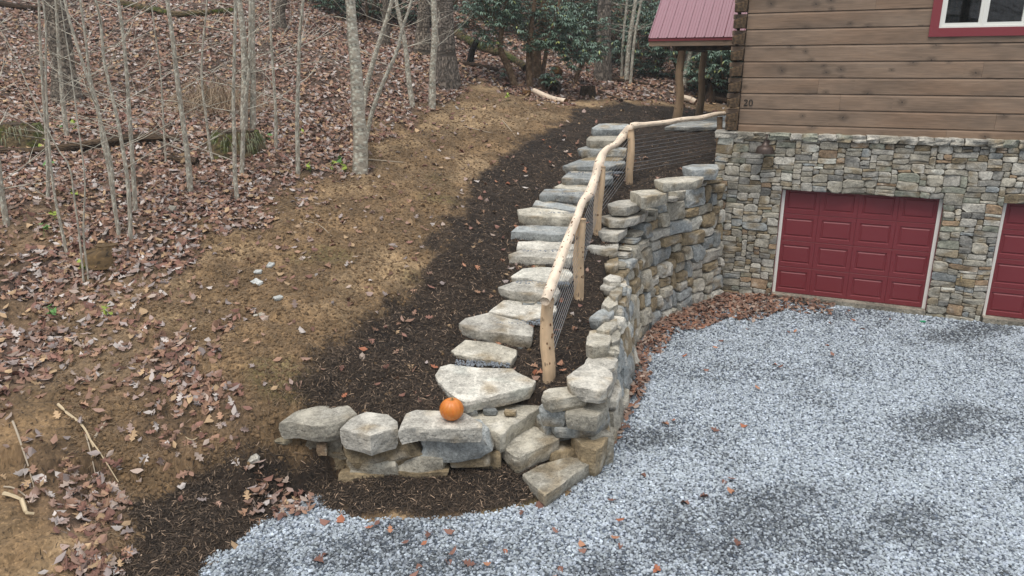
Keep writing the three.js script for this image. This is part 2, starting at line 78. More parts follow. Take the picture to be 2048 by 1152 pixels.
const ROOTS = [[0.02,-4.58,0.79,-5.79,-4.5,0.73,-5.78,-4.39,0.7,-5.74],[0.02,-4.39,0.7,-5.74,-4.32,0.64,-5.66,-4.28,0.61,-5.62,-4.23,0.58,-5.64],[0.0133,-4.64,0.99,-6.83,-4.45,0.92,-6.65,-4.27,0.86,-6.57,-4.15,0.8,-6.46,-4.07,0.77,-6.38],[0.0067,-4.15,0.79,-6.45,-3.99,0.73,-6.34,-3.79,0.63,-6.22],[0.0067,-4.2,0.84,-6.5,-4.09,0.75,-6.35,-3.99,0.7,-6.21],[0.0111,-4.87,0.96,-6.47,-4.69,0.88,-6.26,-4.52,0.8,-6.08],[0.0056,-4.52,0.8,-6.08,-4.35,0.71,-5.87],[0.0089,-4.61,1.06,-7.19,-4.52,1.11,-7.33,-4.48,1.12,-7.43],[0.0089,-4.65,0.81,-5.9,-4.56,0.78,-5.89,-4.34,0.7,-5.8],[0.0067,-5.27,1.15,-7.25,-5.39,1.22,-7.58,-5.38,1.25,-7.65],[0.0067,-3.42,0.73,-6.75,-3.27,0.68,-6.73,-3.21,0.69,-6.8,-3.25,0.74,-6.88],[0.0111,-4.11,0.8,-6.49,-4.12,0.86,-6.66,-4.12,0.89,-6.73],[0.0067,-3.13,2.06,-10.87,-2.88,2.0,-10.76,-2.65,1.93,-10.52],[0.0089,-1.04,3.1,-16.53,-0.7,3.01,-16.32,-0.42,2.94,-16.17],[0.0089,-0.22,3.15,-16.95,-0.04,3.0,-16.47,0.09,2.88,-16.09],[0.0111,-2.73,2.68,-13.93,-2.4,2.64,-13.95,-2.07,2.62,-14.1],[0.0089,-5.66,2.45,-11.39,-5.48,2.47,-11.52,-5.41,2.49,-11.62]];
const POSTS = [[0.431,0.88,-7.997,0.407,1.759,-7.997,0.074],[0.943,1.39,-9.968,0.948,2.297,-9.968,0.071],[1.402,1.9,-11.882,1.446,2.778,-11.882,0.066],[2.249,2.38,-13.979,2.23,3.193,-13.979,0.067]];
const RAIL = [[0.37,1.798,-7.817],[0.436,1.881,-8.047],[0.53,1.947,-8.5],[0.626,2.065,-8.9],[0.769,2.189,-9.5],[0.909,2.344,-10.018],[1.066,2.402,-10.9],[1.221,2.45,-11.4],[1.328,2.639,-11.72],[1.415,2.822,-11.98],[1.65,2.942,-13.0],[1.892,2.998,-13.5],[2.079,3.081,-14.0],[2.235,3.263,-14.029],[2.535,3.293,-14.25],[2.965,3.314,-14.5],[3.345,3.358,-14.7],[3.737,3.375,-14.9],[4.084,3.431,-15.1],[4.302,3.445,-15.2]];
const POST5 = [4.239,2.4,-15.2,4.228,3.357,-15.2];

// ---------------------------------------------------------------- textures and materials
function tex(w, h, fn, color = true, rep = [1, 1]) {
  const d = new Uint8Array(w * h * 4);
  for (let j = 0; j < h; j++) for (let i = 0; i < w; i++) {
    const c = fn(i / w, j / h), k = (j * w + i) * 4;
    for (let q = 0; q < 3; q++) d[k + q] = clamp(Array.isArray(c) ? c[q] : c) * 255;
    d[k + 3] = 255;
  }
  const t = new THREE.DataTexture(d, w, h); t.wrapS = t.wrapT = THREE.RepeatWrapping; t.magFilter = THREE.LinearFilter; t.minFilter = THREE.LinearMipmapLinearFilter; t.generateMipmaps = true;
  if (color) t.colorSpace = THREE.SRGBColorSpace;
  t.repeat.set(...rep); t.needsUpdate = true; return t;
}
const std = (o) => new THREE.MeshStandardMaterial(o);
// rough natural stone: mottled grain, pits and thin veins; 1 uv = 1 m
const stoneTex = tex(512, 512, (u, v) => { const a = fbmP(u, v, 6, 6), b = fbmP(u, v, 40, 3, 5), ve = Math.abs(fbmP(u, v, 4, 4, 9) - .5), sp = fbmP(u, v, 90, 2, 3); return .86 + .5 * (a - .5) + .28 * (b - .5) + (ve < .012 ? .08 : 0) + (sp > .74 ? .12 : sp < .25 ? -.16 : 0); });
const stoneBump = tex(512, 512, (u, v) => .55 * fbmP(u, v, 8, 6) + .45 * Math.abs(fbmP(u, v, 18, 4, 7) - .5) * 2, false);
const stoneMat = std({ map: stoneTex, bumpMap: stoneBump, bumpScale: .02, vertexColors: true, roughness: .93 });
const soilTex = tex(1024, 1024, (u, v) => { const a = fbmP(u, v, 5, 7), b = fbmP(u, v, 60, 3, 4), c = fbmP(u, v, 120, 2, 8); const k = .78 + .55 * (a - .5) + .35 * (b - .5) + (c > .72 ? .14 : c < .27 ? -.2 : 0); return [k * 1.0, k * .985, k * .96]; });
const soilBump = tex(512, 512, (u, v) => .5 * fbmP(u, v, 9, 6) + .5 * fbmP(u, v, 40, 4, 3), false);
for (const t of [soilTex, soilBump]) t.repeat.set(1 / 2.3, 1 / 2.3);
const soilMat = std({ map: soilTex, bumpMap: soilBump, bumpScale: .09, vertexColors: true, roughness: 1 });
const gravelTex = tex(1024, 1024, (u, v) => { const c = fbmP(u, v, 110, 2), a = fbmP(u, v, 50, 3, 4); const k = .6 + .9 * (c - .5) + .3 * (a - .5); return [k * .96, k, k * 1.05]; });
const gravelBump = tex(512, 512, (u, v) => fbmP(u, v, 56, 2), false);
for (const t of [gravelTex, gravelBump]) t.repeat.set(1 / 1.7, 1 / 1.7);
const gravelMat = std({ map: gravelTex, bumpMap: gravelBump, bumpScale: .03, vertexColors: true, roughness: .95 });
const barkTex = tex(256, 1024, (u, v) => { const f = Math.abs(fbmP(u * 4, v, 9, 3) - .5) * 2, g = fbmP(u, v, 30, 4, 6); const k = .4 + .6 * Math.pow(f, .6) + .4 * (g - .5); return [k, k * .98, k * .95]; });
const barkBump = tex(256, 1024, (u, v) => Math.pow(Math.abs(fbmP(u * 4, v, 9, 3) - .5) * 2, .5), false);
const oakBark = std({ color: 0xb3a99d, map: barkTex, bumpMap: barkBump, bumpScale: .04, roughness: 1 });
const darkBark = std({ color: 0xa39a92, map: barkTex, bumpMap: barkBump, bumpScale: .03, roughness: 1 });
const lichenTex = tex(256, 512, (u, v) => { const a = fbmP(u * 2, v * 4, 9, 4), b = fbmP(u * 2, v * 4, 14, 3, 3), s = fbmP(u, v * 6, 10, 3, 7); const p = sstep(.5, .64, a); const k = .71 + .38 * (b - .5) - (s > .66 ? .12 : 0); return [k * mix(1, 1.22, p), k * mix(.97, 1.24, p), k * mix(.92, 1.2, p)]; });
const sapBark = std({ color: 0xe2ded5, map: lichenTex, roughness: 1 });
const rhodoBark = std({ color: 0x957d68, map: lichenTex, roughness: 1 });
const mossTex = tex(256, 256, (u, v) => { const a = fbmP(u, v, 5, 5), b = fbmP(u, v, 40, 3, 4), p = sstep(.4, .58, a), k = .6 + .8 * (b - .5); return [k * mix(.72, .52, p), k * mix(.62, .56, p), k * mix(.5, .24, p)]; });
const mossMat = std({ color: 0xc8c8b4, map: mossTex, bumpMap: soilBump, bumpScale: .04, roughness: 1 });
const rotTex = tex(256, 256, (u, v) => { const a = fbmP(u * 4, v, 4, 5), b = fbmP(u, v, 40, 3, 4), k = .55 + .6 * (a - .5) + .4 * (b - .5); return [k, k * .93, k * .84]; });
const rotMat = std({ color: 0x8d7c6a, map: rotTex, bumpMap: barkBump, bumpScale: .03, roughness: 1 });
const darkLogMat = std({ color: 0x6a5848, map: rotTex, roughness: 1 });
const peelTex = tex(256, 512, (u, v) => { const a = fbmP(u, v * .3, 12, 4), b = fbmP(u, v, 10, 4, 5), s = fbmP(u * 2, v, 22, 2, 9); const k = .9 + .2 * (a - .5) + .25 * (b - .5); const d = s > .75 ? .7 : 1; return [k * d, k * .965 * d, k * .91 * d]; });
const peelMat = std({ color: 0xf7ebdf, map: peelTex, bumpMap: peelTex, bumpScale: .008, roughness: .75 });
const postWoodMat = std({ color: 0x97836e, map: peelTex, bumpMap: peelTex, bumpScale: .01, roughness: .85 });
const cutMat = std({ color: 0xc9a06a, map: rotTex, roughness: .95 });
const steelMat = std({ color: 0xa9adb0, metalness: .9, roughness: .35 });
// stained pine boards: grain along u, knots; 4 m x 1.16 m (four boards high)
const knots = []; seed(41); for (let i = 0; i < 15; i++) knots.push([rnd(), rnd(), rr(.005, .013), rr(-.8, .8)]);
const boardTex = tex(2048, 512, (u, v) => {
  let du = 0, kn = 0;
  for (const [ku, kv, kr, kt] of knots) { let dx = u - ku; dx -= Math.round(dx); let dy = v - kv; dy -= Math.round(dy); const ex = dx * 4 + dy * kt, ey = dy * 1.16, r = Math.hypot(ex, ey * .8), R = kr * 2; du += .05 * Math.exp(-r * r / (.05 * .05)) * Math.sign(dy || 1); kn = Math.max(kn, sstep(R * 1.2, R * .6, r), .4 * sstep(R * 4.5, R * 1.2, Math.hypot(ex * .6 - ey * kt * .5, ey * .8))); }
  const g = n3(u * 14, (v + du * .4) * 150, 3, 0) * .5 + n3(u * 30, (v + du) * 60, 8, 0) * .5, b = fbmP(u, v, 5, 5, 11), w = fbmP(u, v, 3, 3, 21);
  const k = (.76 + .16 * (g - .5) + .3 * (b - .5)) * (1 - .46 * kn);
  return [k * mix(.98, 1.04, w), k * mix(.92, .9, w), k * mix(.85, .77, w)];
});
boardTex.repeat.set(1 / 4, 1 / 1.16);
const boardMat = std({ color: 0xaa9f96, map: boardTex, bumpMap: boardTex, bumpScale: .003, roughness: .78 });
const logEndMat = std({ color: 0xa5917a, map: rotTex, roughness: .95 });
const redPaint = std({ color: 0x792c33, roughness: .5 }), redTrim = std({ color: 0x84323a, roughness: .6 });
const whiteVinyl = std({ color: 0xe9e9e2, roughness: .45 }), concreteMat = std({ color: 0xb5b0a4, map: soilTex, roughness: .95 });
const roofMetal = new THREE.MeshPhysicalMaterial({ color: 0x86525c, roughness: .4, clearcoat: 1, clearcoatRoughness: .22 });
const sheathMat = std({ color: 0x9a8a78, map: rotTex, roughness: 1 });
const mortarMat = std({ color: 0x80796c, map: soilTex, roughness: 1 });
const coreMat = std({ color: 0x85694a, map: soilTex, roughness: 1 });

// stone colours (linear): pale grey, blue grey, tan grey, ochre, green grey, dark grey, rust tan
const STONE = [[.64, .61, .535], [.4, .425, .42], [.52, .485, .4], [.36, .28, .17], [.4, .41, .33], [.34, .33, .3], [.47, .33, .21]];
function finish(g, code, sd, crease = .7, uvs = 1, zf = null) { // facets, box uv in metres, mineral colour patches
  if (zf !== null) { const p = g.attributes.position; for (let i = 0; i < p.count; i++) p.setY(i, p.getY(i) + .1 * (zf - p.getZ(i))); } // treads rise gently to the back
  g = toCreasedNormals(g.index ? g.toNonIndexed() : g, crease);
  const p = g.attributes.position, n = p.count, uv = new Float32Array(n * 2), col = new Float32Array(n * 3), a = new THREE.Vector3(), b = new THREE.Vector3(), c = new THREE.Vector3();
  const base = STONE[code], o = sd * 7.31, tone = .82 + .36 * hash(sd, 3, code), oc = STONE[3], pl = STONE[0];
  for (let i = 0; i < n; i += 3) {
    a.fromBufferAttribute(p, i); b.fromBufferAttribute(p, i + 1); c.fromBufferAttribute(p, i + 2);
    const nn = b.clone().sub(a).cross(c.clone().sub(a)), ax = Math.abs(nn.x), ay = Math.abs(nn.y), az = Math.abs(nn.z);
    for (let k = 0; k < 3; k++) {
      const x = p.getX(i + k), y = p.getY(i + k), z = p.getZ(i + k), q = (i + k);
      if (ay >= ax && ay >= az) { uv[q * 2] = x * uvs + o; uv[q * 2 + 1] = z * uvs; } else if (ax > az) { uv[q * 2] = z * uvs + o; uv[q * 2 + 1] = y * uvs; } else { uv[q * 2] = x * uvs + o; uv[q * 2 + 1] = y * uvs; }
      const s = fbm(x * 4 + o, y * 5 + z * 1.3, z * 4, 3), s2 = fbm(x * 7 - o, y * 7 + 9, z * 7 + o, 3), f1 = sstep(.55, .72, s) * .75, f2 = sstep(.58, .74, s2) * .55;
      for (let m = 0; m < 3; m++) col[q * 3 + m] = clamp(mix(mix(base[m], oc[m], f1), pl[m] * 1.12, f2) * tone, 0, .72);
    }
  }
  g.setAttribute('uv', new THREE.BufferAttribute(uv, 2)); g.setAttribute('color', new THREE.BufferAttribute(col, 3));
  return g;
}
function ringGeo(rings, capStart, capEnd) { // closed rings of equal length joined into one skin
  const n = rings[0].length, pos = [], idx = [];
  rings.forEach((r) => r.forEach((p) => pos.push(...p)));
  for (let k = 0; k + 1 < rings.length; k++) for (let i = 0; i < n; i++) { const j = (i + 1) % n, a = k * n + i, b = k * n + j, c = a + n, d = b + n; idx.push(a, b, d, a, d, c); }
  if (capStart) { const q = pos.length / 3; pos.push(...capStart); for (let i = 0; i < n; i++) idx.push(q, (i + 1) % n, i); }
  if (capEnd) { const q = pos.length / 3, o = (rings.length - 1) * n; pos.push(...capEnd); for (let i = 0; i < n; i++) idx.push(q, o + i, o + (i + 1) % n); }
  const g = new THREE.BufferGeometry(); g.setAttribute('position', new THREE.Float32BufferAttribute(pos, 3)); g.setIndex(idx); return g;
}
function slabGeo(d, sd) { // natural flat slab from its top outline [height, thickness, colour, front line, x, z, x, z ...]
  const [h, t, code, zf] = d, pts = []; for (let i = 4; i < d.length; i += 2) pts.push([d[i], d[i + 1]]);
  let area = 0; pts.forEach((p, i) => { const q = pts[(i + 1) % pts.length]; area += p[0] * q[1] - q[0] * p[1]; });
  if (area > 0) pts.reverse();
  const out = []; pts.forEach((p, i) => { const q = pts[(i + 1) % pts.length], L = Math.hypot(q[0] - p[0], q[1] - p[1]), m = Math.max(1, Math.round(L / .075)); for (let k = 0; k < m; k++) out.push([mix(p[0], q[0], k / m), mix(p[1], q[1], k / m)]); });
  const cx = out.reduce((s, p) => s + p[0], 0) / out.length, cz = out.reduce((s, p) => s + p[1], 0) / out.length;
  const N = (x, z, k, f = 9) => fbm(x * f + sd * 3.1, z * f + k * 7, k + sd, 3) - .5;
  const ring = (inset, y, jit, yj, frac) => out.map(([x, z], i) => { const dx = cx - x, dz = cz - z, L = Math.hypot(dx, dz) || 1, k = Math.min((frac ? L * frac : inset) + N(x, z, inset * 50 + y) * jit, L * .85); const X = x + dx / L * k, Z = z + dz / L * k; return [X, y + N(X, Z, 1, 5) * yj, Z]; });
  const by = h - t, rings = [ring(.02, by, .04, .015), ring(-.004, by + t * .3, .045, .012), ring(-.012, h - t * .3, .05, .014), ring(-.012, h - .012, .03, .008), ring(-.004, h, .02, .006), ring(.075, h + .001, .05, .008), ring(0, h + .001, .02, .012, .45), ring(0, h + .001, .02, .016, .75)];
  return finish(ringGeo(rings, [cx, by, cz], [cx, h + .002 + N(cx, cz, 1, 5) * .016, cz]), code, sd, .34, 1, zf < 50 ? zf : null);
}
function rockGeo(w, h, d, code, sd, sx = 6, round = .3) { // lumpy quarried block centred on the origin
  let g = new THREE.BoxGeometry(1, 1, 1, sx, 4, 4); g.deleteAttribute('uv'); g.deleteAttribute('normal'); g = mergeVertices(g, 1e-4);
  const p = g.attributes.position, v = new THREE.Vector3(), s = new THREE.Vector3();
  for (let i = 0; i < p.count; i++) {
    v.fromBufferAttribute(p, i).multiplyScalar(2); s.copy(v).normalize().multiplyScalar(1.22); v.lerp(s, round).multiplyScalar(.5);
    v.x += (n3(v.x * 2.4 + sd, v.y * 2.4, v.z * 2.4 + 3) - .5) * .22; v.y += (n3(v.x * 2.4, v.y * 2.4 + sd * 2, v.z * 2.4 + 9) - .5) * .26; v.z += (n3(v.x * 2.8, v.y * 2.8, v.z * 2.8 + sd * 3) - .5) * .22;
    p.setXYZ(i, v.x * w, v.y * h, v.z * d);
  }
  return finish(g, code, sd, .36);
}
// rectangles of mixed size filling a grid, then warped into fitted irregular stones
function packStones(nx, ny, free, sizes) {
  const occ = new Uint8Array(nx * ny), res = [];
  for (let j = 0; j < ny; j++) for (let i = 0; i < nx; i++) if (!free(i, j)) occ[j * nx + i] = 1;
  for (let j = 0; j < ny; j++) for (let i = 0; i < nx; i++) {
    if (occ[j * nx + i]) continue;
    let [w, h] = pick(sizes), ww = 0;
    while (ww < w && i + ww < nx && !occ[j * nx + i + ww]) ww++;
    let run = ww; while (i + run < nx && !occ[j * nx + i + run] && run < w + 2) run++;
    if (run - ww > 0 && run - ww < 2) ww = run;
    let hh = 0; const ok = (y) => { for (let k = 0; k < ww; k++) if (occ[y * nx + i + k]) return false; return true; };
    while (hh < h && j + hh < ny && ok(j + hh)) hh++;
    for (let y = 0; y < hh; y++) for (let k = 0; k < ww; k++) occ[(j + y) * nx + i + k] = 1;
    res.push([i, j, ww, hh]);
  }
  return res;
}
function stoneOutline(u0, v0, u1, v1, gap, wa, wf, sd) {
  const W = (u, v) => [u + (n3(u * wf, v * wf, 1.5) - .5) * wa * 2, v + (n3(u * wf + 50, v * wf, 7.5) - .5) * wa * 2];
  const w = u1 - u0, h = v1 - v0, m = Math.min(w, h), c = [0, 1, 2, 3].map((k) => m * (.05 + .42 * hash(sd, k, 5) ** 2.4));
  const raw = [[u0 + c[0], v0], [mix(u0, u1, .5), v0], [u1 - c[1], v0], [u1, v0 + c[1] * .8], [u1, mix(v0, v1, .5)], [u1, v1 - c[2] * .8], [u1 - c[2], v1], [mix(u0, u1, .5), v1], [u0 + c[3], v1], [u0, v1 - c[3] * .8], [u0, mix(v0, v1, .5)], [u0, v0 + c[0] * .8]];
  const cu = (u0 + u1) / 2, cv = (v0 + v1) / 2;
  return raw.map(([u, v], i) => { const [a, b] = W(u, v), j = (hash(sd, i, 9) - .5) * gap * 1.4; const du = u - cu, dv = v - cv, L = Math.hypot(du, dv); return [a - Math.sign(du) * Math.min(gap, Math.abs(du)) * (Math.abs(du) > w * .3 ? 1 : 0) + j * .6, b - Math.sign(dv) * (Math.abs(dv) > h * .3 ? 1 : 0) * gap + j * .6]; });
}
function faceStone(out, depth, proud, edge, code, sd, place, fine = false) {
  const cu = out.reduce((s, p) => s + p[0], 0) / out.length, cv = out.reduce((s, p) => s + p[1], 0) / out.length;
  if (fine) { const o2 = []; out.forEach((p, i) => { const q = out[(i + 1) % out.length]; o2.push(p, [mix(p[0], q[0], .5) + (hash(sd, i, 2) - .5) * .02, mix(p[1], q[1], .5) + (hash(sd, i, 3) - .5) * .02]); }); out = o2; }
  const N = (u, v, k) => (n3(u * 11 + sd, v * 11, k + sd) - .5);
  const ring = (k, w, jw) => out.map(([u, v]) => { const U = mix(u, cu, k), V = mix(v, cv, k); return place(U, V, w + N(U, V, k * 9) * jw); });
  const tu = (hash(sd, 1, 1) - .5) * .25, tv = (hash(sd, 1, 2) - .35) * .3;
  const tilt = (r, k) => out.map(([u, v]) => { const U = mix(u, cu, k), V = mix(v, cv, k); return place(U, V, r + (U - cu) * tu + (V - cv) * tv + N(U, V, k * 9) * edge * 1.3); });
  const rings = fine ? [ring(0, -depth, 0), ring(-.01, proud - edge * 2.2, edge), tilt(proud - edge * .5, .05), tilt(proud, .2), tilt(proud + edge * .3, .55)] : [ring(0, -depth, 0), ring(0, proud - edge, edge * .6), tilt(proud, .16), tilt(proud + edge * .15, .55)];
  return finish(ringGeo(rings, null, place(cu, cv, proud + edge * .35)), code, sd, fine ? .42 : .4);
}
// tapered bent tube through points, radii per point, optional bark furrows; uv in metres
function tube(pts, radii, seg = 7, furrow = 0, sd = 1, rings = 0, cap = true) {
  const P = pts.map((p) => new THREE.Vector3(...p)), cur = P.length > 2 ? new THREE.CatmullRomCurve3(P, false, 'centripetal') : new THREE.LineCurve3(P[0], P[1]);
  const L = cur.getLength(), m = rings || Math.max(P.length * 2, 3), pos = [], uv = [], idx = [], t = new THREE.Vector3(), s = new THREE.Vector3(), b = new THREE.Vector3(), c = new THREE.Vector3();
  for (let i = 0; i <= m; i++) {
    const k = i / m, f = k * (radii.length - 1), a = Math.min(radii.length - 2, Math.floor(f)), r = mix(radii[a], radii[a + 1], f - a);
    cur.getPoint(k, c); cur.getTangent(k, t);
    s.set(1, .01, .02); if (Math.abs(t.x) > .8) s.set(0, 0, 1); s.addScaledVector(t, -s.dot(t)).normalize(); b.crossVectors(t, s);
    for (let j = 0; j <= seg; j++) {
      const an = j / seg * Math.PI * 2, jj = j % seg, q = r * (1 + furrow * (n3(jj * .9 + sd, k * L * 1.6, 4) - .5) * 2), x = Math.cos(an) * q, y = Math.sin(an) * q;
      pos.push(c.x + s.x * x + b.x * y, c.y + s.y * x + b.y * y, c.z + s.z * x + b.z * y); uv.push(j / seg * Math.max(1, Math.round(r * 6)) * .5, k * L * .5);
    }
  }
  for (let i = 0; i < m; i++) for (let j = 0; j < seg; j++) { const a = i * (seg + 1) + j, d = a + seg + 1; idx.push(a, d, a + 1, d, d + 1, a + 1); }
  if (cap) for (const e of [0, m]) { const q = pos.length / 3; cur.getPoint(e / m, c); pos.push(c.x, c.y, c.z); uv.push(.5, .5); for (let j = 0; j < seg; j++) { const a = e * (seg + 1) + j; e ? idx.push(q, a, a + 1) : idx.push(q, a + 1, a); } }
  const g = new THREE.BufferGeometry(); g.setAttribute('position', new THREE.Float32BufferAttribute(pos, 3)); g.setAttribute('uv', new THREE.Float32BufferAttribute(uv, 2)); g.setIndex(idx); g.computeVertexNormals(); return g;
}
function box(x0, y0, z0, x1, y1, z1) { const g = new THREE.BoxGeometry(x1 - x0, y1 - y0, z1 - z0); g.translate((x0 + x1) / 2, (y0 + y1) / 2, (z0 + z1) / 2); const p = g.attributes.position, n = g.attributes.normal, uv = g.attributes.uv; for (let i = 0; i < p.count; i++) { const ay = Math.abs(n.getY(i)) > .5, ax = Math.abs(n.getX(i)) > .5; uv.setXY(i, ax ? p.getZ(i) : p.getX(i), ay ? p.getZ(i) : p.getY(i)); } return g; }

// ---------------------------------------------------------------- the hillside: heights through surveyed points
const rbf = (() => {
  const n = CP.length, N = n + 3, A = [], b = [];
  for (let i = 0; i < n; i++) { const r = CP.map((q) => -Math.hypot(CP[i][0] - q[0], CP[i][2] - q[2])); r[i] += .15; A.push([...r, 1, CP[i][0], CP[i][2]]); b.push(CP[i][1]); }
  A.push([...CP.map(() => 1), 0, 0, 0], [...CP.map((q) => q[0]), 0, 0, 0], [...CP.map((q) => q[2]), 0, 0, 0]); b.push(0, 0, 0);
  for (let c = 0; c < N; c++) { let p = c; for (let r = c + 1; r < N; r++) if (Math.abs(A[r][c]) > Math.abs(A[p][c])) p = r; [A[c], A[p]] = [A[p], A[c]]; [b[c], b[p]] = [b[p], b[c]]; for (let r = c + 1; r < N; r++) { const f = A[r][c] / A[c][c]; if (f) { for (let k = c; k < N; k++) A[r][k] -= f * A[c][k]; b[r] -= f * b[c]; } } }
  const w = new Array(N); for (let c = N - 1; c >= 0; c--) { let s = b[c]; for (let k = c + 1; k < N; k++) s -= A[c][k] * w[k]; w[c] = s / A[c][c]; }
  return (x, z) => { let s = w[n] + w[n + 1] * x + w[n + 2] * z; for (let i = 0; i < n; i++) s -= w[i] * Math.hypot(CP[i][0] - x, CP[i][2] - z); return s; };
})();
function polySD(P, x, z) { // signed distance to a polygon, positive inside
  let d = 1e9, ins = false; const n = P.length / 2;
  for (let i = 0, j = n - 1; i < n; j = i++) {
    const ax = P[j * 2], az = P[j * 2 + 1], bx = P[i * 2], bz = P[i * 2 + 1], ex = bx - ax, ez = bz - az, t = clamp(((x - ax) * ex + (z - az) * ez) / (ex * ex + ez * ez || 1));
    d = Math.min(d, Math.hypot(x - ax - ex * t, z - az - ez * t));
    if ((az > z) !== (bz > z) && x < ax + (z - az) / (bz - az) * (bx - ax)) ins = !ins;
  }
  return ins ? d : -d;
}
const PIT = [-2.34, -6.86, -2.05, -6.98, -1.75, -7.12, -1.0, -7.1, -.42, -7.15, -.5, -7.55, -.1, -7.75, .35, -7.72, .7, -7.75, .93, -8.0, 1.08, -8.6, 1.22, -9.2, 1.38, -10, 1.52, -11, 1.85, -12, 2.4, -12.9, 3.1, -13.75, 4.1, -14.75, 4.6, -15.5, 7.2, -21.5, 9, -25.5, 40, -12, 40, 20, -2.2, 20, -2.45, -5.4, -2.4, -6.3];
const apron = [-1.45, -6.95, -1.0, -6.95, -.3, -6.98, .1, -7.2];
function lineDist(P, x, z) { let d = 1e9; for (let i = 0; i + 3 < P.length; i += 2) { const ex = P[i + 2] - P[i], ez = P[i + 3] - P[i + 1], t = clamp(((x - P[i]) * ex + (z - P[i + 1]) * ez) / (ex * ex + ez * ez)); d = Math.min(d, Math.hypot(x - P[i] - ex * t, z - P[i + 1] - ez * t)); } return d; }
const gravelY = (x, z) => -.1 * sstep(-9.5, -13.2, z) + (fbm(x * .8, z * .8, 3, 2) - .5) * .04;
function groundRaw(x, z) {
  const pit = polySD(PIT, x, z), w = mix(.42, .05, sstep(-2.3, -1.8, x)), m = sstep(-w, w, pit);
  const low = Math.max(-.3, Math.min(.13, .17 - .27 * lineDist(apron, x, z))) - .05 * sstep(-7, -5, z);
  let up = 0;
  if (m < 1) {
    const mul = sstep(-.1, .15, polySD(MULCH, x, z)), far = sstep(12, 22, -z);
    up = rbf(x, z) + (fbm(x * 1.1, z * 1.1, 5, 3) - .5) * mix(.16, .05, mul) + (fbm(x * 5, z * 5, 9, 3) - .5) * mix(.1, .045, mul) * (1 - .5 * far) + (n3(x * 13, z * 13, 4) - .5) * mix(.035, .05, mul) + (fbm(x * .35, z * .35, 2, 2) - .5) * .5 * far;
    if (x < -2.8 && z > -8) { const t = z + 6.45 + .3 * (x + 3.8) + (fbm(x * 2.5, z * 2.5, 51, 3) - .5) * .5; up -= .16 * sstep(0, .12, t) * sstep(1.1, .35, t) * sstep(-2.8, -3.3, x); } // undercut edge of the bank
    if (x < -1.2) { const b = fbm(x * 2.2, z * 2.2, 14, 3); up += (Math.abs(b - .5) < .05 ? -.03 : 0); }
  }
  return mix(up, low + (fbm(x * 7, z * 7, 3, 3) - .5) * .05, m);
}
const CARVE = STEPS.slice(3).map((d) => ({ h: d[0], t: d[1], zf: d[3], P: d.slice(4) })).map((o) => { let x0 = 99, x1 = -99, z0 = 99, z1 = -99; for (let i = 0; i < o.P.length; i += 2) { x0 = Math.min(x0, o.P[i]); x1 = Math.max(x1, o.P[i]); z0 = Math.min(z0, o.P[i + 1]); z1 = Math.max(z1, o.P[i + 1]); } return { ...o, x0, x1, z0, z1 }; });
function groundCut(x, z) { // bedding cut for each slab of the stair
  let g = groundRaw(x, z);
  for (const c of CARVE) {
    if (x < c.x0 - .35 || x > c.x1 + .35 || z < c.z0 - .35 || z > c.z1 + .35) continue;
    const s = polySD(c.P, x, z), h = c.h + .1 * (c.zf - z); if (s < -.35) continue;
    g = Math.min(g, s > 0 ? h - c.t * .6 : z > c.z1 - .12 ? h - c.t * .9 + Math.max(0, -s - .06) * .8 : h - .025 - .03 * fbm(x * 9, z * 9, 3, 2) - s * .5);
  }
  return g;
}
const axis = (lo, a, b, hi, fine, grow) => { const r = []; for (let v = a; v <= b + 1e-6; v += fine) r.push(v); let s = fine, v = a; while (v > lo) { s *= grow; v -= s; r.unshift(v); } s = fine; v = r[r.length - 1]; while (v < hi) { s *= grow; v += s; r.push(v); } return r; };
const gx = axis(-62, -8.2, 4.6, 42, .052, 1.045), gz = axis(-66, -18.5, -4.5, 6, .052, 1.04);
const GH = new Float32Array(gx.length * gz.length);
for (let j = 0; j < gz.length; j++) for (let i = 0; i < gx.length; i++) GH[j * gx.length + i] = groundCut(gx[i], gz[j]);
const find = (a, v) => { let lo = 0, hi = a.length - 2; while (lo < hi) { const m = (lo + hi + 1) >> 1; if (a[m] <= v) lo = m; else hi = m - 1; } return lo; };
function ground(x, z) { const i = find(gx, x), j = find(gz, z), u = clamp((x - gx[i]) / (gx[i + 1] - gx[i])), v = clamp((z - gz[j]) / (gz[j + 1] - gz[j])), k = j * gx.length + i; return mix(mix(GH[k], GH[k + 1], u), mix(GH[k + gx.length], GH[k + gx.length + 1], u), v); }
const slopeN = (x, z) => { const e = .08; return new THREE.Vector3(ground(x - e, z) - ground(x + e, z), 2 * e, ground(x, z - e) - ground(x, z + e)).normalize(); };
// what covers the ground
const edgeN = (x, z) => (fbm(x * 1.3, z * 1.3, 21, 3) - .5) * 1.3 + (fbm(x * 5, z * 5, 23, 3) - .5) * .75;
function mulchAt(x, z) {
  const e = edgeN(x, z) * .55; let m = sstep(-.16, .14, polySD(MULCH, x, z) + e);
  m = Math.max(m, sstep(-.08, .08, polySD(MULCH2, x, z) + e * .6));
  if (polySD(PIT, x, z) > -.02) m = Math.max(m, sstep(.62, .5, lineDist(apron, x, z) + e * .4) * sstep(.35, .5, fbm(x * 2.3, z * 2.3, 40, 3) + .08));
  return m;
}
const PATCHES = [[-3.85, -5.8, .3], [-4.25, -6.05, .4], [-3.45, -6.75, .38], [-2.95, -7.0, .25], [-3.6, -5.35, .2]];
const litterAt = (x, z) => { const e = edgeN(x, z) * 1.5; let l = polySD(LITTER, x, z) + e; for (const [a, b, r] of PATCHES) l = Math.max(l, (r - Math.hypot(x - a, z - b)) * 1.6 + e * .3); return sstep(-.35, .35, l); };
const bare = (x, z) => sstep(.56, .66, fbm(x * .9 + 4, z * .9, 61, 3)) * sstep(-13, -9, z);
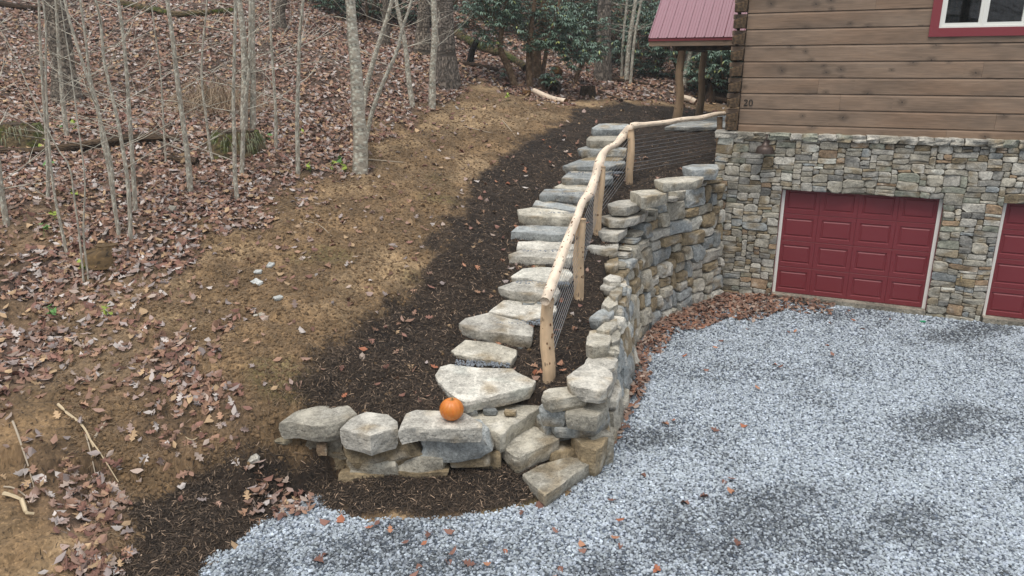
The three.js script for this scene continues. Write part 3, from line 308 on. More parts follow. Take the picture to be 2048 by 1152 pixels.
{
  const nx = gx.length, nz = gz.length, pos = new Float32Array(nx * nz * 3), col = new Float32Array(nx * nz * 3), uv = new Float32Array(nx * nz * 2), idx = [];
  for (let j = 0; j < nz; j++) for (let i = 0; i < nx; i++) {
    const k = j * nx + i, x = gx[i], z = gz[j], m = mulchAt(x, z), l = litterAt(x, z) * (1 - .6 * bare(x, z)), v = fbm(x * 1.3, z * 1.3, 33, 3), v2 = fbm(x * 5, z * 5, 35, 3);
    pos.set([x, GH[k], z], k * 3); uv.set([x, z], k * 2);
    const pale = sstep(.45, .7, v), moss = sstep(.64, .74, fbm(x * .8 + 7, z * .8, 71, 3)) * sstep(-15, -12.5, z) * .5;
    for (let q = 0; q < 3; q++) {
      let c = mix([.3, .2, .108][q], [.44, .315, .185][q], pale) * (.78 + .44 * v2);
      c = mix(c, [.12, .12, .035][q], moss);
      c = mix(c, [.15, .1, .077][q] * (.6 + .8 * v2), l);
      c = mix(c, [.04, .027, .0185][q] * (.6 + .9 * v2), m);
      col[k * 3 + q] = c;
    }
  }
  for (let j = 0; j + 1 < nz; j++) for (let i = 0; i + 1 < nx; i++) { const a = j * nx + i; idx.push(a, a + nx, a + 1, a + 1, a + nx, a + nx + 1); }
  const g = new THREE.BufferGeometry(); g.setAttribute('position', new THREE.BufferAttribute(pos, 3)); g.setAttribute('uv', new THREE.BufferAttribute(uv, 2)); g.setAttribute('color', new THREE.BufferAttribute(col, 3)); g.setIndex(idx); g.computeVertexNormals();
  structure('hillside_ground', g, soilMat);
}
// ---------------------------------------------------------------- gravel drive
const FINES = [[-1.6, -5.8, 1.5, .5], [-.7, -5.5, 1.1, .45], [6.2, -13.0, 1.8, .3], [8.0, -12.0, 2.2, .55], [5.6, -8.4, 1.6, .6], [2.3, -6.2, 1.9, .75], [3.5, -6.1, 1.2, .6], [1.0, -5.6, .9, .35], [1.7, -8.0, .7, .35]]; // dark stone dust swept and wheeled together
const finesAt = (x, z) => { let s = 0; for (const [a, b, rx, rz] of FINES) { const c = Math.cos(.4), n = Math.sin(.4), dx = x - a, dz = z - b, u = (dx * c - dz * n) / rx, v = (dx * n + dz * c) / rz; s = Math.max(s, Math.exp(-(u * u + v * v) * 1.4)); } return clamp(sstep(.15, .85, s * (.05 + 1.6 * fbm(x * 2.6, z * 2.6, 81, 4))) + .35 * sstep(.5, .75, fbm(x * 1.2, z * 1.2, 88, 3))); };
{
  const xs = axis(-5, -3, 9.6, 40, .12, 1.15), zs = axis(-15, -14.6, -4.4, 20, .12, 1.15), nx = xs.length, pos = [], uv = [], col = [], idx = [];
  for (const z of zs) for (const x of xs) { pos.push(x, gravelY(x, z), z); uv.push(x, z); const d = mix(1, .5, finesAt(x, z)); col.push(.33 * d, .365 * d, .41 * d); }
  for (let j = 0; j + 1 < zs.length; j++) for (let i = 0; i + 1 < nx; i++) { const a = j * nx + i; idx.push(a, a + nx, a + 1, a + 1, a + nx, a + nx + 1); }
  const g = new THREE.BufferGeometry(); g.setAttribute('position', new THREE.Float32BufferAttribute(pos, 3)); g.setAttribute('uv', new THREE.Float32BufferAttribute(uv, 2)); g.setAttribute('color', new THREE.Float32BufferAttribute(col, 3)); g.setIndex(idx); g.computeVertexNormals();
  structure('gravel_drive', g, gravelMat);
}
const M4 = new THREE.Matrix4(), Q = new THREE.Quaternion(), E = new THREE.Euler(), V = new THREE.Vector3(), S3 = new THREE.Vector3(), Cc = new THREE.Color(), UP = new THREE.Vector3(0, 1, 0);
function scatter(name, geos, mat, items, label, category) { // items: [x, y, z, normal|null, spin, tilt, scale|[sx,sy,sz], colour]
  geos.forEach((g, gi) => {
    const list = items.filter((_, i) => i % geos.length === gi), o = new THREE.InstancedMesh(g, mat, list.length);
    list.forEach(([x, y, z, n, sp, ti, sc, c], i) => {
      Q.setFromUnitVectors(UP, n ?? UP); Q.multiply(new THREE.Quaternion().setFromEuler(E.set(ti * Math.cos(sp * 3), sp, ti * Math.sin(sp * 5))));
      Array.isArray(sc) ? S3.set(...sc) : S3.setScalar(sc);
      o.setMatrixAt(i, M4.compose(V.set(x, y, z), Q, S3)); o.setColorAt(i, Cc.setRGB(...c));
    });
    o.name = numbered(name); o.castShadow = o.receiveShadow = true; tag(o, label, category, null, 'stuff'); scene.add(o);
  });
}
const housePoint = (x, z) => { const dx = x - 4.025, dz = z + 14.58; return [dx * .9125 + dz * .409, -dx * .409 + dz * .9125]; };
{
  seed(5);
  const pebble = [1, 2, 3].map((k) => { let g = new THREE.IcosahedronGeometry(1, 0); const p = g.attributes.position; for (let i = 0; i < p.count; i++) { const x = p.getX(i), y = p.getY(i), z = p.getZ(i), s = .8 + .5 * n3(x * 1.3 + k * 5, y * 1.3, z * 1.3); p.setXYZ(i, x * s, y * s * .62, z * s * .8); } g.computeVertexNormals(); return g; });
  const items = [];
  const put = (x, z, sc) => {
    const y = gravelY(x, z); if (ground(x, z) > y + .025 || housePoint(x, z)[1] < .02) return;
    const f = finesAt(x, z); if (rnd() < f * .35) sc *= .55;
    const k = (rnd() < f * .6 ? rr(.07, .24) : mix(rr(.23, .54), rr(.14, .4), f * .6)) * (rnd() < .1 ? 1.35 : 1), b = rr(1.07, 1.17);
    items.push([x, y + sc * .2 * rr(.2, 1.3), z, null, rr(0, 6.28), rr(-.7, .7), [sc * rr(.8, 1.25), sc * rr(.8, 1.2), sc * rr(.8, 1.25)], [k * .9, k * 1.01, k * b]]);
  };
  for (let z = -4.7; z > -14.6; z -= 1) for (let x = -3; x < 9.6; x += 1) {
    if (Math.abs(x + .5) - 1.6 > -z * .76) continue;
    const d = -z, n = d < 7 ? 2500 : d < 9 ? 1900 : d < 11 ? 1300 : 850, s = d < 7 ? .0142 : d < 9 ? .0148 : d < 11 ? .016 : .019;
    for (let i = 0; i < n; i++) put(x + rnd(), z - rnd(), s * rr(.7, 1.4));
  }
  scatter('gravel', pebble, std({ roughness: .9 }), items, 'loose crushed blue grey gravel stones covering the drive', 'gravel');
  console.log('gravel', items.length);
}
// ---------------------------------------------------------------- shredded bark mulch, straw, clods
const strip = (bend) => { const pos = [], idx = []; for (let i = 0; i <= 3; i++) { const t = i / 3 - .5, y = bend * (.25 - t * t) * 2, w = .5 * (1 - Math.abs(t) * 1.1); pos.push(t, y, -w, t, y + .35 * .1, 0, t, y, w); } for (let i = 0; i < 3; i++) for (let k = 0; k < 2; k++) { const a = i * 3 + k; idx.push(a, a + 1, a + 3, a + 3, a + 1, a + 4); } const g = new THREE.BufferGeometry(); g.setAttribute('position', new THREE.Float32BufferAttribute(pos, 3)); g.setIndex(idx); g.computeVertexNormals(); return g; };
{
  seed(9); const items = [], straw = [], clods = [];
  for (let z = -4.6; z > -22; z -= .5) for (let x = -5; x < 6.5; x += .5) {
    if (Math.abs(x) - .8 > -z * .72) continue;
    const d = -z, n = Math.round((d < 8 ? 3400 : d < 11 ? 2300 : d < 15 ? 1200 : 600) / 4);
    for (let i = 0; i < n; i++) {
      const X = x + rnd() * .5, Z = z - rnd() * .5, m = mulchAt(X, Z); if (rnd() > m + .02) continue;
      const y = ground(X, Z); if (y < -.05 || (polySD(PIT, X, Z) > .02 && y < gravelY(X, Z))) continue;
      if (polySD(PIT, X, Z) > .02 && lineDist(apron, X, Z) > .75) continue;
      const L = rr(.02, .075) * (d > 11 ? 1.35 : 1) * (rnd() < .04 ? 1.7 : 1), t = rnd(), k = t < .64 ? rr(.014, .05) : t < .94 ? rr(.05, .12) : rr(.16, .36);
      items.push([X, y + rr(0, .026), Z, slopeN(X, Z), rr(0, 6.28), rr(-.6, .6), [L, L * .5, rr(.004, .013)], [k * 1.12, k * .8, k * .56]]);
    }
  }
  scatter('bark_mulch', [strip(.2), strip(-.15), strip(.6)], std({ roughness: 1, side: THREE.DoubleSide }), items, 'dark shredded bark mulch strips spread beside the stone steps', 'mulch');
  for (let i = 0; i < 150000; i++) {
    const z = -4.6 - 15 * Math.pow(rnd(), 1.3), x = rr(-.72, .2) * -z + .3; if (polySD(PIT, x, z) > 0) continue;
    const m = mulchAt(x, z), l = litterAt(x, z); if (rnd() < m * .97 || rnd() < l * .72) continue;
    const y = ground(x, z), n = slopeN(x, z);
    if (rnd() < .5) { const L = rr(.04, .13), k = rr(.1, .38); straw.push([x, y + .005, z, n, rr(0, 6.28), rr(-.15, .15), [L, L * .5, .0035], [k, k * .72, k * .45]]); }
    else { const s = .0045 * Math.exp(rr(0, 1.7)), k = rr(.18, .36); clods.push([x, y, z, n, rr(0, 6), rr(-.6, .6), [s * rr(.8, 1.3), s * rr(.6, 1), s * rr(.8, 1.3)], [k, k * .66, k * .36]]); }
  }
  scatter('dry_straw', [strip(.2), strip(.7)], std({ roughness: 1, side: THREE.DoubleSide }), straw, 'dry needles and straw lying on the bare brown soil', 'straw');
  const cg = new THREE.IcosahedronGeometry(1, 1); { const p = cg.attributes.position; for (let i = 0; i < p.count; i++) { const s = .7 + .7 * n3(p.getX(i) * 1.7 + 3, p.getY(i) * 1.7, p.getZ(i) * 1.7); p.setXYZ(i, p.getX(i) * s, p.getY(i) * s, p.getZ(i) * s); } cg.computeVertexNormals(); }
  scatter('soil_crumbs', [cg], std({ roughness: 1, map: soilTex }), clods, 'small clods of brown earth on the bare bank', 'soil');
  console.log('mulch', items.length, 'straw', straw.length, 'clods', clods.length);
}
// ---------------------------------------------------------------- fallen leaves
function leafGeo(lobes, w, curl, fold) { // lobed leaf outline, stalk at the origin end, curled
  const s = new THREE.Shape(), L = [], n = lobes * 2 + 1;
  for (let i = 0; i <= n; i++) { const t = i / n, env = Math.sin(Math.PI * Math.pow(t, .8)) * w, k = i % 2 ? 1 : (lobes > 2 ? .32 : .8); L.push([t, Math.max(.015, env * k)]); }
  s.moveTo(-.12, .012); L.forEach(([t, y]) => s.lineTo(t + (y > .1 ? .05 : 0), y)); [...L].reverse().forEach(([t, y]) => s.lineTo(t + (y > .1 ? .05 : 0), -y)); s.lineTo(-.12, -.012);
  const g = new THREE.ShapeGeometry(s, 1), p = g.attributes.position;
  for (let i = 0; i < p.count; i++) { const x = p.getX(i) - .5, y = p.getY(i); p.setXYZ(i, x, curl * x * x * 1.4 + fold * Math.abs(y) + .25 * curl * Math.sin(y * 7 + x * 5) * .4, y); }
  g.computeVertexNormals(); return g;
}
const leafShapes = [leafGeo(3, .36, .5, .4), leafGeo(3, .42, -.45, .6), leafGeo(1, .26, .7, .7), leafGeo(2, .45, .4, -.45), leafGeo(3, .3, 1.2, .9), leafGeo(1, .3, -.9, .4)];
const LEAF = [[.29, .17, .115], [.22, .13, .09], [.33, .2, .13], [.38, .3, .25], [.48, .43, .40], [.3, .25, .235], [.17, .085, .065], [.24, .125, .095], [.42, .29, .17], [.3, .19, .145], [.27, .16, .115], [.3, .22, .19]];
const leafColor = (v = .25) => { const c = pick(LEAF), k = rr(1 - v, 1 + v); return [c[0] * k, c[1] * k, c[2] * k]; };
const leafMat = std({ roughness: .85, side: THREE.DoubleSide });
{
  seed(12); const items = [];
  for (let z = -4.5; z > -46; z -= 1) for (let x = -32; x < 16; x += 1) {
    const d = -z; if (Math.abs(x) - 1.6 > d * .74) continue;
    const n = d < 9 ? 560 : d < 12 ? 470 : d < 16 ? 350 : d < 22 ? 190 : d < 30 ? 100 : 45;
    for (let i = 0; i < n; i++) {
      const X = x + rnd(), Z = z - rnd(); if (polySD(PIT, X, Z) > -.02) continue;
      const l = litterAt(X, Z) * (1 - .75 * bare(X, Z)), m = mulchAt(X, Z);
      if (rnd() > Math.max(l * (.55 + .9 * sstep(.35, .6, fbm(X * 2.5, Z * 2.5, 93, 2))), .018 * (1 - m) + .012, (1 - m) * .06 * sstep(.5, .7, fbm(X * 1.7, Z * 1.7, 97, 2)))) continue;
      const big = d < 13 ? 1 : d < 20 ? 1.12 : 1.35, sc = rr(.062, .135) * big, c = leafColor();
      items.push([X, ground(X, Z) + rr(.004, .04), Z, slopeN(X, Z), rr(0, 6.28), rr(-.7, .7), sc, c]);
    }
  }
  scatter('leaf_litter', leafShapes, leafMat, items, 'brown and grey fallen leaves carpeting the wooded slope', 'leaf litter');
  console.log('leaves', items.length);
  // drift of rust leaves blown along the foot of the retaining wall
  const drift = [], foot = [1.05, -7.7, 1.6, -9.1, 1.8, -9.8, 2.0, -10.95, 2.65, -12.4, 3.5, -13.3, 4.35, -14.1, 5.2, -13.95, 6.2, -13.45];
  for (let i = 0; i < 4000; i++) {
    const k = Math.floor(rnd() * (foot.length / 2 - 1)), t = rnd(), x = mix(foot[k * 2], foot[k * 2 + 2], t), z = mix(foot[k * 2 + 1], foot[k * 2 + 3], t), w = [.1, .1, .13, .24, .45, .75, .6, .45][k], p = [.12, .1, .16, .35, .8, 1, .7, .3][k];
    if (rnd() > p) continue;
    const o = Math.pow(rnd(), 1.7) * w * 1.6, ex = foot[k * 2 + 3] - foot[k * 2 + 1], ez = foot[k * 2 + 2] - foot[k * 2], L = Math.hypot(ex, ez), X = x - ex / L * o * 1 , Z = z + ez / L * o, q = pick([[.23, .125, .085], [.17, .095, .07], [.29, .175, .125], [.22, .14, .105], [.34, .26, .21], [.15, .085, .065], [.27, .13, .08]]), s = rr(.8, 1.2);
    if (housePoint(X, Z)[1] < .06) continue;
    drift.push([X, gravelY(X, Z) + rr(.012, .05) + .05 * Math.max(0, 1 - o * 3), Z, null, rr(0, 6.28), rr(-.6, .6), rr(.075, .135), [q[0] * s, q[1] * s, q[2] * s]]);
  }
  for (let i = 0; i < 90; i++) { const X = -2.35 + rr(-.35, .3), Z = -6.5 + rr(-.25, .2) + (X + 2.25) * -.1, q = pick(LEAF), s = rr(.8, 1.15); drift.push([X, Math.max(ground(X, Z), gravelY(X, Z)) + rr(.012, .045), Z, null, rr(0, 6.28), rr(-.5, .5), rr(.08, .13), [q[0] * s, q[1] * s, q[2] * s]]); }
  scatter('leaf_drift', leafShapes, leafMat, drift, 'drifts of brown leaves blown against the walls at the gravel edge', 'leaf litter');
}
{ // leaves lying singly
  seed(15);
  const mats = LEAF.slice(0, 8).map((c) => std({ color: new THREE.Color().setRGB(...c), roughness: .85, side: THREE.DoubleSide })).concat([std({ color: new THREE.Color().setRGB(.34, .13, .07), roughness: .85, side: THREE.DoubleSide }), std({ color: new THREE.Color().setRGB(.4, .2, .12), roughness: .85, side: THREE.DoubleSide })]);
  const one = (x, y, z, n, label, group, rust) => { const o = mesh('fallen_leaf', pick(leafShapes), rust ? pick(mats.slice(6)) : pick(mats)); o.position.set(x, y, z); Q.setFromUnitVectors(UP, n); o.quaternion.copy(Q).multiply(new THREE.Quaternion().setFromEuler(E.set(rr(-.3, .3), rr(0, 6.28), rr(-.3, .3)))); o.scale.setScalar(rr(.075, .125)); tag(o, label, 'leaf', group); };
  let k = 0;
  while (k < 95) { const z = -5 - 8.8 * Math.pow(rnd(), 1.2), x = rr(-.4, .62) * -z * .9; const y = gravelY(x, z); if (ground(x, z) > y + .01 || housePoint(x, z)[1] < .3 || (x > 1.5 && z > -10 && rnd() < .75) || (x > 3.2 && rnd() < .5)) continue; one(x, y + .028, z, UP, 'single brown oak leaf lying on the grey gravel', 'leaves scattered over the gravel', true); k++; }
  k = 0;
  while (k < 80) { const z = -7.4 - 9 * Math.pow(rnd(), 1.3), x = rr(-3, 1.6); if (mulchAt(x, z) < .9 || polySD(PIT, x, z) > -.1) continue; one(x, ground(x, z) + .03, z, slopeN(x, z), 'single dry leaf lying on the dark bark mulch', 'leaves scattered over the mulch', rnd() < .5); k++; }
}

// ---------------------------------------------------------------- stone steps and patio
{
  const t = thing('stone_staircase', 'staircase of thick rough stone slabs climbing the mulched bank', 'staircase');
  STEPS.forEach((d, i) => mesh('step_slab', slabGeo(d, 100 + i), stoneMat, t));
  // small packing stones tucked under the slabs
  seed(31); let k = 0;
  for (const d of STEPS.slice(3)) { if (d[1] < .14) continue; let x0 = 9, x1 = -9, zf = -99; for (let i = 4; i < d.length; i += 2) { x0 = Math.min(x0, d[i]); x1 = Math.max(x1, d[i]); zf = Math.max(zf, d[i + 1]); } for (let q = 0; q < 4; q++) { const s = rr(.05, .11), o = mesh('packing_stone', rockGeo(s * 1.7, s * .7, s, pick([1, 2, 3]), 300 + k++, 3), stoneMat, t); o.position.set(mix(x0, x1, rr(.2, .85)), d[0] - d[1] - .005, zf - rr(.03, .12)); } }
  // crushed stone filling the joints between paired slabs
  const joint = []; for (let i = 0; i < STEPS.length - 1; i++) { if (STEPS[i + 1][1] > .121 || STEPS[i + 1][1] < .1) continue; const f = STEPS[i], b = STEPS[i + 1]; let x0 = 9, x1 = -9, zf = -99; for (let q = 4; q < b.length; q += 2) { x0 = Math.min(x0, b[q]); x1 = Math.max(x1, b[q]); zf = Math.max(zf, b[q + 1]); } for (let n = 0; n < 260; n++) { const s = rr(.008, .016), c = rr(.1, .4), g = new THREE.IcosahedronGeometry(s, 0); g.translate(mix(x0, x1, rr(.08, .92)), f[0] + .1 * (f[3] - zf) - rr(.005, .03), zf + rr(-.09, .1)); joint.push(g); } }
  const jm = mesh('joint_gravel', mergeGeometries(joint), std({ color: 0x7d838a, roughness: .95 }), t); jm.userData.kind = 'stuff';
  const p = thing('flagstone_patio', 'grey flagstone landing beside the porch posts', 'patio');
  [[3.05, .08, 1, 99, 2.4, -17.75, 2.45, -18.6, 3.1, -19.2, 4.2, -19.4, 4.2, -17.9, 3.0, -17.6], [3.07, .09, 1, 99, 3.42, -16.7, 4.05, -18.2, 4.3, -20.2, 5.7, -21.2, 7, -21, 5.3, -16.75]].forEach((d, i) => mesh('flagstone', slabGeo(d, 150 + i), stoneMat, p));
}
// ---------------------------------------------------------------- low wall of boulders beside the foot of the steps
{
  const t = thing('boulder_wall', 'low dry stacked wall of pale boulders beside the lowest steps', 'stone wall');
  LCAP.forEach((d, i) => mesh('stone', slabGeo(d, 170 + i), stoneMat, t));
  LFACE.slice(0, 10).forEach(([x, y, z, w, h, d, c], i) => { const o = mesh('stone', rockGeo(w * 1.04, h * 1.1, d, c, 180 + i, 6, .22), stoneMat, t); o.position.set(x, y, z - d * .32); o.rotation.set(0, (hash(i, 4, 4) - .5) * .2, (hash(i, 5, 5) - .5) * .1); });
}
{ const [x, y, z, w, h] = LFACE[10]; const o = mesh('lichen_rock', rockGeo(w * 1.1, .1, .2, 4, 199, 5), stoneMat); o.position.set(x, y, z - .05); o.rotation.set(.5, .3, -.4); tag(o, 'flat greenish rock set in the soil beside the boulder wall', 'rock'); }
{ const o = mesh('ochre_rock', rockGeo(.1, .12, .08, 6, 198, 4), stoneMat); o.position.set(-1.95, ground(-1.95, -7.0) + .03, -7.0); o.position.set(-2.02, .42, -6.98); tag(o, 'small orange brown rock half buried under the boulder wall', 'rock'); }
// ---------------------------------------------------------------- retaining wall along the drive
const WB = [[.93, -7.35], [1.17, -7.95], [1.53, -9.07], [1.73, -9.74], [1.93, -10.92], [2.3, -11.9], [2.78, -12.7], [3.45, -13.42], [4.3, -14.3]];
const WT = [[.86, .62, -7.45], [1.04, .84, -8.0], [1.33, 1.02, -9.05], [1.5, 1.15, -9.8], [1.7, 1.36, -11.05], [2.06, 1.72, -12.1], [2.55, 2.08, -12.88], [3.25, 2.32, -13.6], [4.2, 2.35, -14.5]];
{
  const cum = [0]; for (let i = 1; i < WB.length; i++) cum.push(cum[i - 1] + Math.hypot(WB[i][0] - WB[i - 1][0], WB[i][1] - WB[i - 1][1]));
  const LEN = cum[cum.length - 1];
  const cB = new THREE.CatmullRomCurve3(WB.map((p) => new THREE.Vector3(p[0], 0, p[1])), false, 'centripetal'), cT = new THREE.CatmullRomCurve3(WT.map((p) => new THREE.Vector3(...p)), false, 'centripetal');
  const tOf = (s) => { s = clamp(s, 0, LEN); let i = 0; while (i < cum.length - 2 && cum[i + 1] < s) i++; return (i + (s - cum[i]) / (cum[i + 1] - cum[i])) / (WB.length - 1); };
  const topH = (s) => cT.getPoint(clamp(tOf(s))).y;
  const place = (s, v, w) => {
    const t = tOf(s), b = cB.getPoint(t), p = cT.getPoint(t), q = cB.getPoint(clamp(t + .01)), r = cB.getPoint(clamp(t - .01)), dx = q.x - r.x, dz = q.z - r.z, L = Math.hypot(dx, dz), k = v / p.y, over = s < 0 ? s : s > LEN ? s - LEN : 0;
    return [mix(b.x, p.x, k) - dz / L * w + dx / L * over, v + gravelY(b.x, b.z), mix(b.z, p.z, k) + dx / L * w + dz / L * over];
  };
  const t = thing('retaining_wall', 'curved dry stacked stone retaining wall between drive and mulch bed', 'retaining wall');
  seed(51);
  const cell = .088, nx = Math.floor(LEN / cell), ny = Math.ceil(2.5 / cell);
  const rects = packStones(nx, ny, (i, j) => (j + .6) * cell < topH((i + .5) * cell), [[6, 3], [8, 3], [7, 4], [5, 3], [4, 2], [6, 2], [9, 3], [3, 2], [5, 4], [7, 2], [4, 3]]);
  rects.forEach(([i, j, w, h], k) => {
    const out = stoneOutline(i * cell, j * cell - (j ? 0 : .06), (i + w) * cell, (j + h) * cell, .006, .035, 2.2, 400 + k);
    mesh('stone', faceStone(out, .22, .03 + .09 * hash(k, 2, 2), .032, [0, 1, 2, 2, 3, 1, 0, 2, 3][Math.floor(hash(k, 7, 1) * 9)], 400 + k, place, true), stoneMat, t);
  });
  const pos = [], idx = []; for (let i = 0; i <= 60; i++) { const s = LEN * i / 60; pos.push(...place(s, -.25, -.12), ...place(s, topH(s) - .06, -.12), ...place(s, topH(s) - .3, -.5)); }
  for (let i = 0; i < 60; i++) for (let k = 0; k < 2; k++) { const a = i * 3 + k; idx.push(a, a + 3, a + 1, a + 1, a + 3, a + 4); }
  const cg = new THREE.BufferGeometry(); cg.setAttribute('position', new THREE.Float32BufferAttribute(pos, 3)); cg.setAttribute('uv', new THREE.Float32BufferAttribute(pos.flatMap((_, i) => i % 3 ? [] : [pos[i] + pos[i + 2], pos[i + 1]]), 2)); cg.setIndex(idx); cg.computeVertexNormals();
  mesh('wall_core', cg, coreMat, t);
  RCAP.forEach((d, i) => mesh('cap_stone', slabGeo(d, 230 + i), stoneMat, t));
  REND.forEach((d, i) => mesh('end_stone', slabGeo(d, 260 + i), stoneMat, t));
  [[.62, .1, -7.5, .5, .25, .4], [.95, .18, -7.5, .3, .4, .35], [.55, .36, -7.65, .5, .25, .35]].forEach(([x, y, z, w, h, d], i) => { const o = mesh('end_stone', rockGeo(w, h, d, [3, 2, 1][i], 280 + i), stoneMat, t); o.position.set(x, y, z); o.rotation.y = .4; });
  console.log('retaining stones', rects.length);
}
// ---------------------------------------------------------------- rustic railing
const tanPost = std({ color: 0xe2cbb0, map: peelTex, bumpMap: peelTex, bumpScale: .01, roughness: .8 });
{
  const t = thing('log_railing', 'peeled log handrail on posts with steel cables beside the steps', 'railing');
  const rad = RAIL.map((_, i) => (i < 14 ? .062 : .047) * (1 + .22 * (hash(i, 3, 3) - .5)) * (i === 7 || i === 9 || i === 12 ? 1.22 : 1)); rad[RAIL.length - 1] = .04;
  const rg = tube(RAIL, rad, 14, .05, 3, 90);
  const rail = mesh('handrail', rg, peelMat, t);
  seed(61);
  const knotMat = std({ color: 0x6b4d35, roughness: .9 }), curve = new THREE.CatmullRomCurve3(RAIL.map((p) => new THREE.Vector3(...p)), false, 'centripetal');
  for (let i = 0; i < 26; i++) { const k = rr(.02, .7), p = curve.getPoint(k), f = k * (rad.length - 1), r = mix(rad[Math.floor(f)], rad[Math.ceil(f)], f % 1), a = rr(-.2, 2.6), g = new THREE.SphereGeometry(rr(.008, .014), 7, 5); const o = mesh('knot', g, knotMat, rail); o.scale.set(1, 1, 1.5); o.position.set(p.x + Math.cos(a) * r * .95, p.y + Math.sin(a) * r * .9, p.z + .25 * r); }
  const posts = [...POSTS, [...POST5, .06]];
  posts.forEach(([bx, by, bz, tx, ty, tz, r], i) => {
    const n = [0, .25, .5, .75, 1].map((k) => [mix(bx, tx, k) + .012 * Math.sin(k * 7 + i), mix(by - .25, ty + .02, k), mix(bz, tz, k) + .01 * Math.cos(k * 6 + i)]);
    const po = mesh('post', tube(n, [r * 1.02, r * 1.05, i ? r * 1.12 : r * 1.15, r * .98, r * .95], 12, .06, 9 + i, 20), i === 4 ? postWoodMat : tanPost, t);
    for (let q = 0; q < 9 && i < 3; q++) { const k = rr(.28, .95), a = rr(.5, 2.7), o = mesh('knot', new THREE.SphereGeometry(rr(.007, .012), 6, 5), knotMat, po); o.position.set(mix(bx, tx, k) + Math.cos(a) * r * .97, mix(by - .25, ty, k), bz + Math.sin(a) * r * .97); o.scale.y = 1.6; }
  });
  for (let s = 0; s + 1 < posts.length; s++) for (let k = 0; k < 10; k++) {
    const a = posts[s], b = posts[s + 1], f = .08 + .088 * k, A = [mix(a[0], a[3], f), mix(a[1], a[4], f), mix(a[2], a[5], f)], B = [mix(b[0], b[3], f), mix(s === 3 ? 2.55 : b[1], b[4], f), mix(b[2], b[5], f)];
    mesh('cable', tube([A, [(A[0] + B[0]) / 2, (A[1] + B[1]) / 2 - .006, (A[2] + B[2]) / 2], B], [.0032, .0032, .0032], 5, 0, 1, 6), steelMat, t);
  }
}
// ---------------------------------------------------------------- pumpkin
{
  const t = thing('pumpkin', 'ripe orange pumpkin sitting on the pale cap stone of the boulder wall', 'pumpkin', null, [-.635, .745, -7.02]);
  const g = new THREE.SphereGeometry(1, 72, 36), p = g.attributes.position, col = [];
  for (let i = 0; i < p.count; i++) {
    const x = p.getX(i), y = p.getY(i), z = p.getZ(i), a = Math.atan2(z, x), r = Math.hypot(x, z), rib = 1 - .055 * Math.pow(Math.abs(Math.cos(a * 6.5 + .3 * Math.sin(a * 2))), 6) * r, dip = Math.exp(-r * r * 14) * .16;
    p.setXYZ(i, x * .128 * rib, (y > 0 ? y * (1 - dip) : y * (1 - dip * .8)) * .121 + .117, z * .128 * rib);
    const q = fbm(a * 3, y * 3, 7, 3), st = fbm(a * 26, y * 2, 3, 2), k = .8 + .35 * q; col.push(.62 * k, (.19 + .07 * (st - .5)) * k, .022 * k);
  }
  g.setAttribute('color', new THREE.Float32BufferAttribute(col, 3)); g.computeVertexNormals();
  mesh('flesh', g, new THREE.MeshPhysicalMaterial({ vertexColors: true, roughness: .42, clearcoat: .25, clearcoatRoughness: .4 }), t);
  mesh('stalk', tube([[0, .21, 0], [.004, .235, .003], [.016, .252, .006]], [.021, .012, .013], 8, .12, 2, 6), std({ color: 0xa88f5e, roughness: .9 }), t);
}

